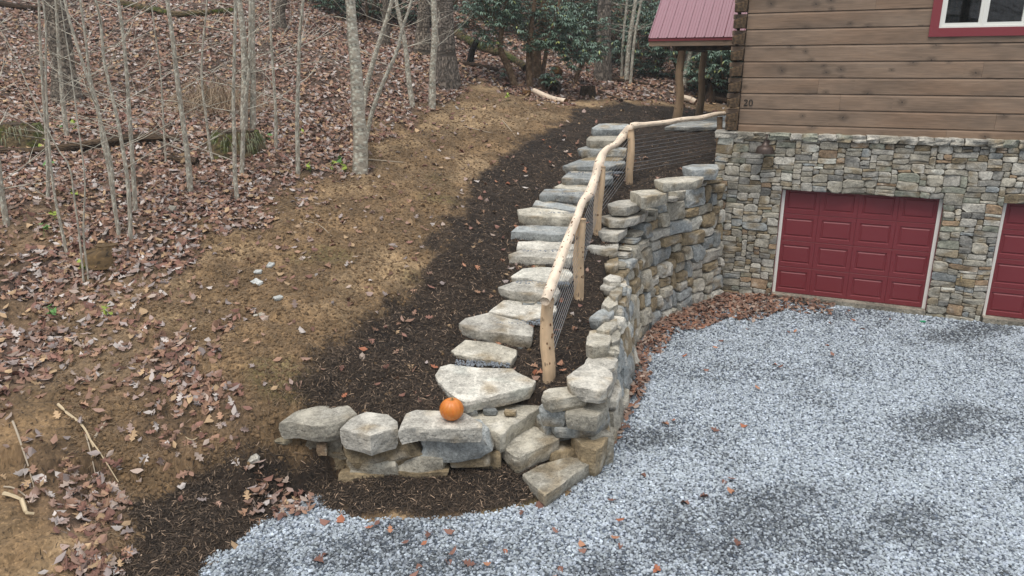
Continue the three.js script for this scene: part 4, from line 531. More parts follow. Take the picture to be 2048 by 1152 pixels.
// ---------------------------------------------------------------- the cabin: x along the front wall, z out towards the drive
{
  const house = thing('log_cabin', 'log cabin on a stone garage storey with red doors', 'house', null, [4.025, 0, -14.58]);
  house.rotation.y = -24.15 * Math.PI / 180;
  const D1 = [1.29, 4.03], D2 = [4.93, 7.67], HEAD = 2.075, TOP = 3.03, XR = 9.2, BASE = -.16;
  const wallParts = [box(0, BASE, -.3, D1[0], TOP, -.03), box(D1[0], HEAD, -.3, D1[1], TOP, -.03), box(D1[1], BASE, -.3, D2[0], TOP, -.03), box(D2[0], HEAD, -.3, D2[1], TOP, -.03), box(D2[1], BASE, -.3, XR, TOP, -.03), box(0, BASE, -9, .3, TOP, -.301), box(.3, BASE, -9, XR, TOP, -8.7), box(.3, TOP - .2, -8.7, XR, TOP, -.301)];
  const facade = mesh('stone_facade', mergeGeometries(wallParts), mortarMat, house);
  // fitted rubble masonry
  seed(71);
  const cell = .052, nx = Math.floor(7.7 / cell), y0 = -.2, ny = Math.floor((TOP - y0) / cell), inDoor = (x, y) => ((x > D1[0] && x < D1[1]) || (x > D2[0] && x < D2[1])) && y < HEAD;
  const free = (i, j) => !inDoor((i + .5) * cell, y0 + (j + .5) * cell);
  const rects = packStones(nx, ny, free, [[6, 2], [7, 2], [5, 2], [4, 2], [3, 2], [5, 1], [4, 1], [6, 3], [8, 2], [3, 1], [2, 2], [7, 3], [4, 2], [5, 2], [6, 2], [4, 3], [5, 4], [6, 1], [9, 3]]);
  const stones = rects.map(([i, j, w, h], k) => {
    const ed = (x) => [D1[0], D1[1], D2[0]].reduce((s, e) => Math.abs(x - e) < cell * .7 ? e : s, x);
    const out = stoneOutline(ed(i * cell), y0 + j * cell, ed((i + w) * cell), y0 + (j + h) * cell, .0036, .03, 3.4, 700 + k), c = hash(k, 11, 3);
    const code = c < .34 ? 2 : c < .6 ? 0 : c < .73 ? 5 : c < .79 ? 1 : c < .87 ? 4 : c < .95 ? 6 : 3;
    return { a: w * h * (i * cell < 5.3 ? 1 : .2), g: faceStone(out, .04, -.004 + .034 * hash(k, 2, 4), .012, code, 700 + k, (u, v, q) => [u, v, q]), u: i * cell };
  }).sort((p, q) => q.a - p.a);
  stones.slice(0, 296).forEach((s) => mesh('stone', s.g, stoneMat, facade));
  mesh('small_stones', mergeGeometries(stones.slice(296).map((s) => s.g)), stoneMat, facade).userData.kind = 'stuff';
  console.log('facade stones', stones.length);
  // quoins down the open side of each doorway
  // cap course
  let cx = -.03, k = 0; seed(77);
  const ledge = mesh('stone_cap', mergeGeometries([box(-.02, TOP, -.36, XR, TOP + .03, .01)]), mortarMat, house);
  while (cx < XR) { const w = rr(.2, .42), h = .1, g = rockGeo(w * 1.03, .125, .5, pick([0, 0, 2, 4, 0]), 900 + k++, 5, .2); g.translate(cx + w / 2, TOP + .055, -.19); mesh('stone', g, stoneMat, ledge); cx += w; }
  // concrete sills
  for (const [a, b] of [D1, D2]) mesh('concrete_sill', box(a + .01, -.16, -.35, b - .01, -.005, .05), concreteMat, house);
  // garage doors: four rows of four pressed panels
  const panelGeo = (w, h) => { const l = (ix, iy, z) => [[ix, iy, z], [w - ix, iy, z], [w - ix, h - iy, z], [ix, h - iy, z]]; const g = ringGeo([l(.001, .002, -.03), l(.001, .002, -.004), l(.004, .006, 0), l(.075, .085, 0), l(.085, .095, -.014), l(.1, .11, -.014), l(.118, .128, -.002)], null, [w / 2, h / 2, -.002]); return toCreasedNormals(g, .2); };
  const pg = panelGeo(.672, .531);
  for (const [a, b] of [D1, D2]) {
    const d = mesh('garage_door', box(a + .02, -.005, -.26, b - .02, 2.16, -.185), redPaint, house);
    for (let r = 0; r < 4; r++) for (let c = 0; c < 4; c++) { const o = mesh('panel', pg, redPaint, d); o.position.set(a + .026 + c * .672, r * .533, -.155); }
    for (const s of [0, 1]) {
      const x = s ? b - .062 : a + .006; mesh('weather_strip', box(x, -.004, -.154, x + .056, HEAD + .03, -.118), whiteVinyl, d);
      const e = s ? b - .004 : a - .012; mesh('door_jamb', box(e, -.004, -.24, e + .016, HEAD, -.04), redTrim, d);
    }
  }
  // log walls
  const WX0 = .34, WIN = [3.385, 4.925, 4.833, 6.35], O = [3.523, 4.787, 4.972, 6.21], Z = -.12;
  const shell = [box(WX0, TOP + .03, -.4, O[0], 7.3, Z - .05), box(O[1], TOP + .03, -.4, XR, 7.3, Z - .05), box(O[0], TOP + .03, -.4, O[1], O[2], Z - .05), box(O[0], O[3], -.4, O[1], 7.3, Z - .05), box(WX0, TOP + .03, -9, WX0 + .2, 7.3, -.401), box(WX0 + .2, TOP + .03, -9, XR, 7.3, -8.8), box(XR - .2, TOP + .03, -8.8, XR, 7.3, -.401), box(WX0 + .2, 7.1, -8.8, XR - .2, 7.3, -.401)];
  const logs = mesh('log_wall', mergeGeometries(shell), sheathMat, house);
  const board = (x0, x1, y0, y1, sd) => {
    const h = y1 - y0, prof = [[0, -.05], [0, -.006], [.006, 0], [h - .044, 0], [h - .008, -.016], [h - .005, -.05]], pos = [], uv = [], idx = [];
    for (let i = 0; i + 1 < prof.length; i++) { const [a, b] = [prof[i], prof[i + 1]], q = pos.length / 3; for (const [y, z] of [a, b]) for (const x of [x0, x1]) { pos.push(x, y0 + y, Z + z); uv.push(x + sd * 1.37, y - z + (sd % 4) * .29); } idx.push(q, q + 1, q + 2, q + 2, q + 1, q + 3); }
    for (const x of [x0, x1]) { const q = pos.length / 3; prof.forEach(([y, z]) => { pos.push(x, y0 + y, Z + z); uv.push(z, y); }); for (let i = 1; i + 1 < prof.length; i++) x === x0 ? idx.push(q, q + i + 1, q + i) : idx.push(q, q + i, q + i + 1); }
    const g = new THREE.BufferGeometry(); g.setAttribute('position', new THREE.Float32BufferAttribute(pos, 3)); g.setAttribute('uv', new THREE.Float32BufferAttribute(uv, 2)); g.setIndex(idx); g.computeVertexNormals(); return toCreasedNormals(g, .3);
  };
  const joints = { 0: [3.9], 1: [4.6], 2: [2.12], 3: [1.72], 4: [4.28], 6: [5.9], 8: [2.5], 10: [5.2] };
  let bi = 0; seed(81);
  for (let r = 0; r < 14; r++) {
    const yb = r ? 3.29 + .2875 * (r - 1) : 3.125, yt = 3.29 + .2875 * r, xs = [WX0 + .02, ...(joints[r] ?? []), XR];
    for (let q = 0; q + 1 < xs.length; q++) {
      const segs = yb > 4.9 && yb < WIN[3] ? [[xs[q], Math.min(xs[q + 1], O[0])], [Math.max(xs[q], O[1]), xs[q + 1]]].filter(([a, b]) => b - a > .02) : [[xs[q], xs[q + 1]]];
      for (const [a, b] of segs) mesh('plank', board(a + .0015, b - .0015, yb, yt, bi++ * 1.7 + 1), boardMat, logs);
    }
    // interlocked log ends at the corner
    const e = new THREE.Shape([[.135, 0], [.335, 0], [.345, .19], [.135, .13]].map((p) => new THREE.Vector2(...p))), eg = new THREE.ExtrudeGeometry(e, { depth: .22, bevelEnabled: true, bevelSize: .006, bevelThickness: .006, bevelSegments: 1 });
    eg.translate(0, yb + .03 + (r ? 0 : .02), Z - .1); mesh('log_end', eg, logEndMat, logs);
    const f = box(.1, yb + .19, Z - .17, .345, yb + .275, Z - .012); mesh('log_end', f, boardMat, logs);
    mesh('log_end', box(.155, yb + .0, Z - .3, .2, yb + .19, Z - .11), sheathMat, logs);
  }
  // window
  const win = mesh('window_trim', mergeGeometries([box(WIN[0], WIN[2], Z - .01, O[0], WIN[3], Z + .032), box(O[1], WIN[2], Z - .01, WIN[1], WIN[3], Z + .032), box(O[0], WIN[2], Z - .01, O[1], O[2], Z + .029), box(O[0], O[3], Z - .01, O[1], WIN[3], Z + .029)]), redTrim, house);
  const fr = [box(O[0], O[2], -.2, O[0] + .035, O[3], Z + .02), box(O[1] - .035, O[2], -.2, O[1], O[3], Z + .02), box(O[0] + .035, O[2], -.2, O[1] - .035, O[2] + .03, Z + .02), box(O[0] + .035, O[3] - .03, -.2, O[1] - .035, O[3], Z + .02), box(4.14, O[2] + .03, -.2, 4.17, O[3] - .03, Z + .018)];
  mesh('frame', mergeGeometries(fr), whiteVinyl, win);
  const glass = new THREE.MeshPhysicalMaterial({ color: 0xffffff, transmission: 1, thickness: 0, roughness: .02, ior: 1.5 });
  for (const [a, b] of [[O[0] + .035, 4.14], [4.17, O[1] - .035]]) { const y = O[2] + .03, t = O[3] - .03; mesh('sash', mergeGeometries([box(a, y, -.19, a + .045, t, Z + .006), box(b - .045, y, -.19, b, t, Z + .006), box(a + .045, y, -.19, b - .045, y + .05, Z + .006), box(a + .045, t - .05, -.19, b - .045, t, Z + .006)]), whiteVinyl, win); mesh('pane', box(a + .045, y + .05, -.162, b - .045, t - .05, -.156), glass, win); }
  // house number
  const font = await new FontLoader().loadAsync('fonts/droid/droid_serif_regular.typeface.json');
  '20'.split('').forEach((c, i) => { const g = new TextGeometry(c, { font, size: .115, depth: .014, curveSegments: 6 }); g.translate(.42 + i * .09, 3.63, Z + .004); mesh('house_number', g, std({ color: 0x15120f, roughness: .6 }), logs); });
  // porch roof beyond the corner
  const RX0 = -2.25, RX1 = .33, RY = 5.03, RZ = -3.1, A = 41 * Math.PI / 180, RL = 3.6;
  const along = (d, up) => [RY + d * Math.sin(A) + up * Math.cos(A), RZ - d * Math.cos(A) + up * Math.sin(A)];
  const roof = mesh('porch_roof', (() => { const s = [along(0, -.05), along(0, -.012), along(RL, -.012), along(RL, -.05)], sh = new THREE.Shape(s.map(([y, z]) => new THREE.Vector2(z, y))), g = new THREE.ExtrudeGeometry(sh, { depth: RX1 - RX0 - .04, bevelEnabled: false }); g.rotateY(-Math.PI / 2); g.scale(1, 1, 1); g.computeBoundingBox(); g.translate(RX0 + .02 - g.boundingBox.min.x, 0, 0); return g; })(), sheathMat, house);
  { const bb = roof.geometry.boundingBox; roof.geometry.computeBoundingBox(); if (Math.abs(roof.geometry.boundingBox.min.z - (RZ - RL)) > 2) roof.geometry.scale(1, 1, -1); }
  const nP = 12, pw = (RX1 - RX0) / nP;
  for (let i = 0; i < nP; i++) {
    const x0 = RX0 + i * pw, prof = [[0, 0], [0, .02], [.012, .026], [.024, .02], [.03, .002], [pw * .38, .002], [pw * .4, .007], [pw * .44, .007], [pw * .46, .002], [pw * .68, .002], [pw * .7, .007], [pw * .74, .007], [pw * .76, .002], [pw - .001, .002]], pos = [], idx = [];
    prof.forEach(([x, u]) => { for (const d of [-.03, RL]) { const [y, z] = along(d, u); pos.push(x0 + x, y, z); } });
    for (let q = 0; q + 1 < prof.length; q++) { const a = q * 2; idx.push(a, a + 2, a + 1, a + 1, a + 2, a + 3); }
    const g = new THREE.BufferGeometry(); g.setAttribute('position', new THREE.Float32BufferAttribute(pos, 3)); g.setIndex(idx); g.computeVertexNormals(); mesh('roof_panel', toCreasedNormals(g, .4), roofMetal, roof);
  }
  mesh('eave_flashing', box(RX0, RY - .085, RZ - .012, RX1 - .1, RY - .015, RZ + .006), redTrim, roof);
  mesh('fascia', box(RX0 + .01, RY - .2, RZ - .05, RX1 - .1, RY - .086, RZ - .014), boardMat, roof);
  mesh('beam', box(RX0 + .6, RY - .3, RZ - .45, RX1 - .05, RY - .08, RZ - .25), darkLogMat, roof);
  mesh('beam', box(-1.62, RY - .28, RZ - 3.1, -1.4, RY - .06, RZ - .46), darkLogMat, roof);
  const pb = 3.02;
  [[-1.53, -3.45, .1], [-1.46, -6.0, .095]].forEach(([x, z, r], i) => mesh('porch_post', tube([[x - .02, pb, z], [x + .03, pb + .6, z], [x - .01, pb + 1.2, z + .02], [x + .03, RY - .25, z]], [r * 1.2, r, r * .95, r * .9], 12, .12, 40 + i, 22), postWoodMat, house));
  // barn lamp on a swan neck
  const lamp = thing('barn_lamp', 'bronze barn lamp with bell shade on the stone wall', 'wall lamp'); lamp.position.copy(house.position); lamp.rotation.copy(house.rotation);
  const bronze = std({ color: 0x4a3d37, metalness: .4, roughness: .42 }), lx = .93, ly = 2.78, lz = .24, ls = 1.35;
  const lp = [[.026, .17], [.032, .14], [.05, .13], [.054, .108], [.088, .098], [.112, .074], [.122, .04], [.13, 0], [.126, 0], [.116, .04], [.1, .07], [.045, .1], [.001, .102]].map(([a, b]) => new THREE.Vector2(a * ls, b * ls)), sg = new THREE.LatheGeometry(lp, 28); sg.translate(lx, ly, lz); mesh('lamp_shade', sg, bronze, lamp);
  mesh('neck', tube([[lx, ly + .2, lz], [lx, ly + .29, lz - .01], [lx, ly + .34, lz - .09], [lx, ly + .27, .07], [lx, ly + .2, .03]], [.013, .013, .013, .013, .013], 8, 0, 1, 18), bronze, lamp);
  const bp = new THREE.CylinderGeometry(.05, .055, .025, 18); bp.rotateX(Math.PI / 2); bp.translate(lx, ly + .2, .045); mesh('back_plate', bp, bronze, lamp);
  const bulb = new THREE.SphereGeometry(.03, 12, 8); bulb.translate(lx, ly + .03, lz); mesh('bulb', bulb, std({ color: 0xd8d4c8, roughness: .3 }), lamp);
  // hose tap on the pier
  const tap = thing('hose_tap', 'small brass hose tap on the stone pier between the garage doors', 'tap'); tap.position.copy(house.position); tap.rotation.copy(house.rotation);
  const brass = std({ color: 0x9b8a68, metalness: .7, roughness: .45 }); mesh('spout', tube([[4.48, .71, .03], [4.48, .72, .09], [4.48, .7, .13], [4.48, .65, .14]], [.014, .016, .014, .013], 8, 0, 1, 10), brass, tap);
  const hw = new THREE.TorusGeometry(.024, .006, 6, 16); hw.translate(4.48, .755, .1); mesh('handwheel', hw, brass, tap);
}
{ seed(83); const o = mesh('green_scrap', rockGeo(.09, .02, .05, 4, 990, 3), std({ color: 0x2f8f66, roughness: .6 })); o.position.set(7.45, gravelY(7.45, -12.6) + .02, -12.55); tag(o, 'small green plastic scrap on the gravel by the stone pier', 'litter'); }

// ---------------------------------------------------------------- trees
const pts3 = (d, o) => { const r = []; for (let i = o; i < d.length; i += 3) r.push([d[i], d[i + 1], d[i + 2]]); return r; };
function twigs(path, from, n, len, r, lean = .5) { // bare side branches with forks
  const cur = new THREE.CatmullRomCurve3(path.map((p) => new THREE.Vector3(...p)), false, 'centripetal'), out = [];
  for (let i = 0; i < n; i++) {
    const k = rr(from, .98), p = cur.getPoint(k), a = rr(0, 6.28), L = len * rr(.4, 1) * (1.15 - k * .6), d = new THREE.Vector3(Math.cos(a), rr(.15, .9) * lean * 1.6, Math.sin(a)).normalize(), q = [p.toArray()];
    for (let s = 1; s <= 3; s++) { d.y += rr(-.12, .2); d.x += rr(-.25, .25); d.z += rr(-.25, .25); d.normalize(); const e = q[q.length - 1]; q.push([e[0] + d.x * L / 3, e[1] + d.y * L / 3, e[2] + d.z * L / 3]); }
    out.push(tube(q, [r, r * .7, r * .45, r * .2], 4, 0, 1, 4, false));
    for (let f = 0; f < 3; f++) { const b = q[1 + (f % 2)], dd = d.clone(); dd.x += rr(-.9, .9); dd.z += rr(-.9, .9); dd.y += rr(-.2, .5); dd.normalize().multiplyScalar(L * rr(.25, .5)); out.push(tube([b, [b[0] + dd.x * .5 + rr(-.03, .03), b[1] + dd.y * .5, b[2] + dd.z * .5 + rr(-.03, .03)], [b[0] + dd.x, b[1] + dd.y, b[2] + dd.z]], [r * .5, r * .35, r * .12], 3, 0, 1, 3, false)); }
  }
  return out;
}
function grow(path, more) { // carry a trunk on above the part traced
  const a = path[path.length - 2], b = path[path.length - 1], L = Math.hypot(b[0] - a[0], b[1] - a[1], b[2] - a[2]), d = [(b[0] - a[0]) / L * .6, Math.max(.8, (b[1] - a[1]) / L), (b[2] - a[2]) / L], out = path.slice(); let e = b;
  for (let s = 0; s < 3; s++) { e = [e[0] + d[0] * more / 3 + rr(-.06, .06) * more / 3, e[1] + d[1] * more / 3, e[2] + rr(-.08, .08) * more / 3]; out.push(e); }
  return out;
}
{
  seed(101); let lastFork = null, si = 0;
  const oakLabels = ['stout furrowed oak trunk rising behind the leaning saplings', 'broad straight oak beside the rhododendron with flared foot', 'grey oak standing upslope behind the broad straight oak', 'slim dark trunk upslope beyond the forked tree', 'tall straight pine trunk between rhododendron and porch roof', 'distant dark trunk upslope of the forked grey tree', 'distant trunk beside the mossy fallen log at the slope top'];
  const sapLabels = { 5: 'pale sapling thick as a wrist rooted at the top of the bare soil', 8: 'stouter grey trunk in the clump behind the mossy stump', 10: 'brown ridged trunk in the clump behind the mossy stump', 19: 'leaning grey sapling between the forked tree and the oak', 20: 'smooth grey sapling close in front of the broad oak', 21: 'slender grey tree beside the pine with a bend near its foot', 22: 'slender pale tree leaning beside the pine trunk', 23: 'thin whitish tree just behind the two beside the pine', 24: 'pale leaning trunk seen between the porch posts' };
  let oi = 0, sn = 0;
  for (const d of TREES) {
    const [kind, r0, r1] = d, p = pts3(d, 3); p[0][1] = ground(p[0][0], p[0][2]) - .2;
    if (kind === 'forkarm') {
      const q = grow(p, 3); q[0] = lastFork.path[p[0][1] < 2.8 ? 0 : 1].slice(); q[0][1] = Math.max(q[0][1], p[0][1]);
      mesh('trunk', tube(q, [r0, r0, r1, r1 * .8, r1 * .4], 8, .05, 3, 24), sapBark, lastFork.o); mesh('crown', mergeGeometries(twigs(q, .35, 9, 1.3, .012)), sapBark, lastFork.o); continue;
    }
    const big = kind === 'oak', far = p[0][2] < -19, q = grow(p, big ? 7 : r0 > .05 ? 3.5 : 1.8), n = q.length;
    const label = big ? oakLabels[oi++] : kind === 'fork' ? 'forked grey tree with three stems at the edge of the bare soil' : sapLabels[sn] ?? (r0 < .02 ? 'whip thin bare seedling stem standing in the leaf litter' : 'slim pale grey sapling on the leafy slope');
    const t = thing(big ? (oi === 5 ? 'pine_tree' : 'oak_tree') : kind === 'fork' ? 'forked_tree' : 'sapling', label, 'tree', big || kind === 'fork' || sapLabels[sn] ? undefined : r0 < .02 ? 'bare seedlings on the slope' : 'grey saplings on the slope');
    if (!big && kind !== 'fork') sn++;
    const radii = big ? [r0 * 1.5, r0 * 1.02, r0 * .96, r1, r1 * .92, r1 * .8, r1 * .6] : [r0 * 1.25, r0, (r0 + r1) / 2, r1, r1 * .8, r1 * .45];
    mesh('trunk', tube(q, radii, big ? 22 : 9, big ? .12 : .06, oi + sn, big ? 60 : 30), big ? (oi === 5 || oi === 2 ? darkBark : oakBark) : sapBark, t);
    const tw = big ? twigs(q, .5, 10, 2.6, .035) : twigs(q, kind === 'fork' ? .3 : .16, r0 < .02 ? 5 : 16, r0 < .02 ? .6 : 1.7, Math.min(.0105, r0 * .3), .4);
    if (big && oi < 5) tw.push(...twigs(q, .12, 4, 1.4, .011, .2));
    mesh('crown', mergeGeometries(tw), big ? oakBark : sapBark, t);
    if (kind === 'fork') lastFork = { o: t, path: p };
  }
}
// ---------------------------------------------------------------- logs and stumps on the slope
{
  seed(111);
  const L = { 0: ['rotten_log', 'long rotting fallen log lying across the leafy slope'], 1: ['mossy_log', 'moss covered fallen trunk near the top of the slope'], 2: ['rotten_log', 'short crumbling log lying below the long rotting log'], 3: ['fallen_log', 'dark fallen log upslope behind the stout oak'], 4: ['cut_log', 'pale peeled log section lying beside the rhododendron'], 5: ['mossy_log', 'thick mossy trunk slanting down behind the broad oak'], 6: ['fallen_log', 'brown log lying under the slanting mossy trunk'], 7: ['fallen_branch', 'dark branch lying in the leaves downhill of the pine'], 8: ['fallen_log', 'thin log lying along the slope below the pale trees by the pine'], 9: ['cut_log', 'sawn log lying behind the porch post'], 10: ['fallen_log', 'dark log lying beside the torn stump behind the porch'] };
  LOGS.forEach((d, i) => {
    const p = pts3(d, 3).map(([x, y, z]) => [x, ground(x, z) + d[1] * .95, z]), t = thing(L[i][0], L[i][1], 'log'), m = { rotten: rotMat, mossy: mossMat, dark: darkLogMat, peeled: peelMat }[d[0]], r = [d[1], d[1] * 1.04, d[2] * 1.02, d[2]];
    mesh('trunk', tube(p, r, 12, d[0] === 'peeled' ? .05 : .22, 20 + i, 26, false), m, t);
    for (const e of [0, 1]) { const a = p[e ? p.length - 1 : 0], b = p[e ? p.length - 2 : 1], n = new THREE.Vector3(a[0] - b[0], a[1] - b[1], a[2] - b[2]).normalize(), g = new THREE.CylinderGeometry(d[1] * .97, d[1] * .97, .012, 14); const o = mesh('cut_end', g, d[0] === 'peeled' ? cutMat : rotMat, t); o.position.set(...a); o.quaternion.setFromUnitVectors(UP, n); }
  });
  const stump = (name, label, [x, , z, r, h], m, top, flare = 1.7, rag = .1) => {
    const t = thing(name, label, 'stump', null, [x, ground(x, z), z]), n = 22, ring = (k, y, j) => Array.from({ length: n }, (_, i) => { const a = i / n * Math.PI * 2, q = r * k * (1 + .28 * (n3(Math.cos(a) * 1.7 + x, Math.sin(a) * 1.7 + z, 3) - .5) * flare + (hash(i, Math.round(y * 100), 5) - .5) * .08); return [Math.cos(a) * q, y + (hash(i, 8, 2) - .5) * j, Math.sin(a) * q]; });
    const g = ringGeo([ring(flare, -.15, 0), ring(flare * .82, h * .2, .03), ring(1.1, h * .5, .03), ring(1, h, rag * 2 * h), ring(.9, h * .98, rag * h)], null, [0, h * .93, 0]);
    const u = []; const p = g.attributes.position; for (let i = 0; i < p.count; i++) u.push(Math.atan2(p.getZ(i), p.getX(i)) * r, p.getY(i)); g.setAttribute('uv', new THREE.Float32BufferAttribute(u, 2)); g.computeVertexNormals();
    mesh('bole', g, m, t); const c = new THREE.CylinderGeometry(r * .88, r * .88, .03, 18); c.translate(0, h * .97, 0); mesh('sawn_face', c, top, t); return t;
  };
  const s = SPOT.stumps;
  const moss1 = stump('mossy_stump', 'wide mossy stump in front of the clump of trunks', s[0], mossMat, rotMat, 1.5, .14), moss2 = stump('mossy_stump', 'wide mossy stump above the long rotting log', s[1], mossMat, rotMat, 1.5, .14);
  for (const [o, q] of [[moss1, s[0]], [moss2, s[1]]]) { const tuft = []; for (let i = 0; i < 170; i++) { const a = rr(0, 6.28), y = rr(.05, .3), r = q[3] * rr(1, 1.35), g = tube([[Math.cos(a) * r, y, Math.sin(a) * r], [Math.cos(a) * (r + .03), y - .05, Math.sin(a) * (r + .03)], [Math.cos(a) * (r + .05), y - rr(.12, .2), Math.sin(a) * (r + .05)]], [.007, .006, .001], 3, 0, 1, 3, false); tuft.push(g); } mesh('foliage', mergeGeometries(tuft), std({ color: 0x868b70, roughness: 1 }), o); }
  stump('cut_stump', 'low weathered stump on the soil below the pine', s[2], rotMat, rotMat, 1.4, .12);
  stump('cut_stump', 'tall leaning cut stump at the foot of the rhododendron', s[3], rhodoBark, cutMat, 1.25, .05).rotation.z = -.18;
  stump('torn_stump', 'dark torn stump standing behind the porch posts', s[4], darkLogMat, darkLogMat, 1.9, .5);
  stump('cut_stump', 'small freshly sawn orange stump beside the peeled log', s[5], cutMat, cutMat, 1.1, .03);
  stump('earth_mound_stump', 'low earth covered stump between saplings at the soil edge', s[6], std({ color: 0x7d6646, map: soilTex, roughness: 1 }), std({ color: 0x7d6646, map: soilTex, roughness: 1 }), 2.6, .3);
  { const [x, , z] = SPOT.hollow, t = thing('hollow_log', 'short hollow log with its dark open end facing the steps', 'log', null, [x, ground(x, z) + .16, z]), lp = [[.1, -.35], [.165, -.35], [.17, 0], [.165, .3], [.1, .3], [.095, 0], [.1, -.35]].map(([a, b]) => new THREE.Vector2(a, b)), g = new THREE.LatheGeometry(lp, 20); g.rotateX(Math.PI / 2 + .15); g.rotateY(-.15); mesh('shell', g, darkLogMat, t); const c = new THREE.CircleGeometry(.1, 16); c.rotateY(Math.PI); c.translate(0, 0, -.1); const pl = new THREE.CylinderGeometry(.1, .1, .05, 16); pl.rotateX(Math.PI / 2); pl.translate(0, 0, -.15); mesh('rotten_core', pl, std({ color: 0x5a4636, roughness: 1 }), t); }
  { const [x, , z] = SPOT.disk, o = mesh('log_disc', new THREE.CylinderGeometry(.12, .125, .3, 18), cutMat); o.position.set(x, ground(x, z) + .2, z); o.rotation.set(1.2, 0, .3); tag(o, 'sawn log disc with pale orange face under the rhododendron', 'log'); }
  { const [x, , z] = SPOT.snag, t = thing('burnt_snag', 'blackened broken snag standing beside the broad oak', 'snag'), y = ground(x, z); mesh('trunk', tube([[x, y - .1, z], [x + .06, y + .3, z], [x + .2, y + .62, z]], [.13, .1, .085], 10, .25, 5, 14), std({ color: 0x2c241e, map: rotTex, roughness: 1 }), t); mesh('splinter', tube([[x + .2, y + .55, z], [x + .25, y + .74, z]], [.05, .008], 6, .2, 6, 4), std({ color: 0x2c241e, roughness: 1 }), t); }
  { // tangle of dry stems round an old root plate
    const [x, , z] = SPOT.brush, g = []; for (let i = 0; i < 380; i++) { const a = rr(0, 6.28), r = Math.abs(rr(-.7, .7)) + .05, X = x + Math.cos(a) * r * 1.2 + rr(-.3, .3), Z = z + Math.sin(a) * r, y = ground(X, Z), h = rr(.15, .75) * Math.max(.15, 1.1 - r), b = rr(.1, .4), a2 = a + rr(-1, 1); g.push(tube([[X, y, Z], [X + Math.cos(a2) * b * .5, y + h, Z + Math.sin(a2) * b * .5], [X + Math.cos(a2) * b * 1.4, y + h * .75, Z + Math.sin(a2) * b * 1.4], [X + Math.cos(a2) * b * 1.9, y + h * .2, Z + Math.sin(a2) * b * 1.9]], [.004, .005, .004, .001], 3, 0, 1, 5, false)); }
    const t = thing('dry_brush', 'arching tangle of dry brown stems on the slope', 'brush'); mesh('foliage', mergeGeometries(g), std({ color: 0x94826c, roughness: 1 }), t);
  }
  const rootMats = [std({ color: 0xd8cbb2, map: peelTex, roughness: .9 }), std({ color: 0xa79a88, roughness: .95 })];
  const rl = ['broken pale root end sticking from the eroded bank', 'second snapped pale root piece on the eroded bank', 'bleached root arching over the bank edge', 'thin rootlet trailing from the bleached root', 'thin rootlet hanging straight below the bleached root', 'weathered stick leaning on the eroded bank edge', 'thin twig tip below the weathered stick', 'straight grey stick lying in the leaf litter', 'grey root running along the eroded bank', 'crooked pale twig standing in the leaf litter', 'curled pale rootlet looped on the bare soil', 'stubby tan stick beside the bleached root', 'thin stick lying on the upper soil bank', 'straw coloured stick lying on the soil above the mulch', 'pale stick pointing down at the mulch edge', 'exposed root running out from the forked tree', 'short stick lying beside the saplings'];
  ROOTS.forEach((d, i) => { const p = pts3(d, 1).map(([x, y, z]) => [x, ground(x, z) + d[0] * .8 + (i < 6 ? .025 : .006), z]), n = p.length; const o = mesh(i < 5 || i === 8 || i === 10 || i === 15 ? 'root' : 'stick', tube(p, [d[0] * 1.1, d[0], d[0] * .85, d[0] * .6], 7, .2, i, 12), rootMats[i < 4 || i === 10 ? 0 : 1]); tag(o, rl[i], i < 5 ? 'root' : 'stick'); });
  const fl = ['flat whitish stone on the soil beside a square one', 'upright whitish flat stone on the bare soil', 'long whitish flat stone lowest of three on the soil', 'pointed white stone alone on the bare soil', 'rounded tan pebble below the white stones', 'small white pebble beside the tan pebble', 'pale boulder top poking through leaf litter', 'orange stone on the upper soil bank', 'second smaller orange stone on the upper bank', 'round ochre stone in the eroded bank', 'pale flat stone on the soil beside the mulch patch', 'grey flat stone on the edge of the mulch patch'];
  FLAT.forEach(([x, , z], i) => { const w = [.1, .11, .14, .11, .09, .05, .16, .12, .09, .1, .12, .11][i], o = mesh('loose_stone', rockGeo(w, w * .35, w * .7, [0, 0, 0, 0, 2, 0, 2, 6, 6, 3, 0, 1][i], 1200 + i, 4), i < 4 ? std({ color: 0xd9dcd8, map: stoneTex, roughness: .9 }) : stoneMat); o.position.set(x, ground(x, z) + w * .12, z); o.rotation.set(.25, i * 1.3, .1); tag(o, fl[i], 'stone'); });
  const gm = [std({ color: 0x8fa044, roughness: .8, side: THREE.DoubleSide }), std({ color: 0x5f8a4a, roughness: .8, side: THREE.DoubleSide })];
  GREEN.forEach(([x, , z], i) => { const t = thing('green_seedling', 'small yellow green seedling growing through the leaf litter', 'plant', 'green seedlings on the slope', [x, ground(x, z), z]), n = 4 + (i % 3); const stem = mesh('stem', tube([[0, -.03, 0], [.01, .08, 0], [.02, .16, .01]], [.004, .003, .002], 4), gm[1], t); for (let k = 0; k < n; k++) { const o = mesh('leaf', leafShapes[2 + (k % 2)], gm[i % 3 ? 0 : 1], t); o.scale.setScalar(rr(.07, .13)); o.position.set(rr(-.05, .05), rr(.05, .18), rr(-.05, .05)); o.rotation.set(rr(-.5, .5), rr(0, 6.28), rr(.1, .7)); } });
}
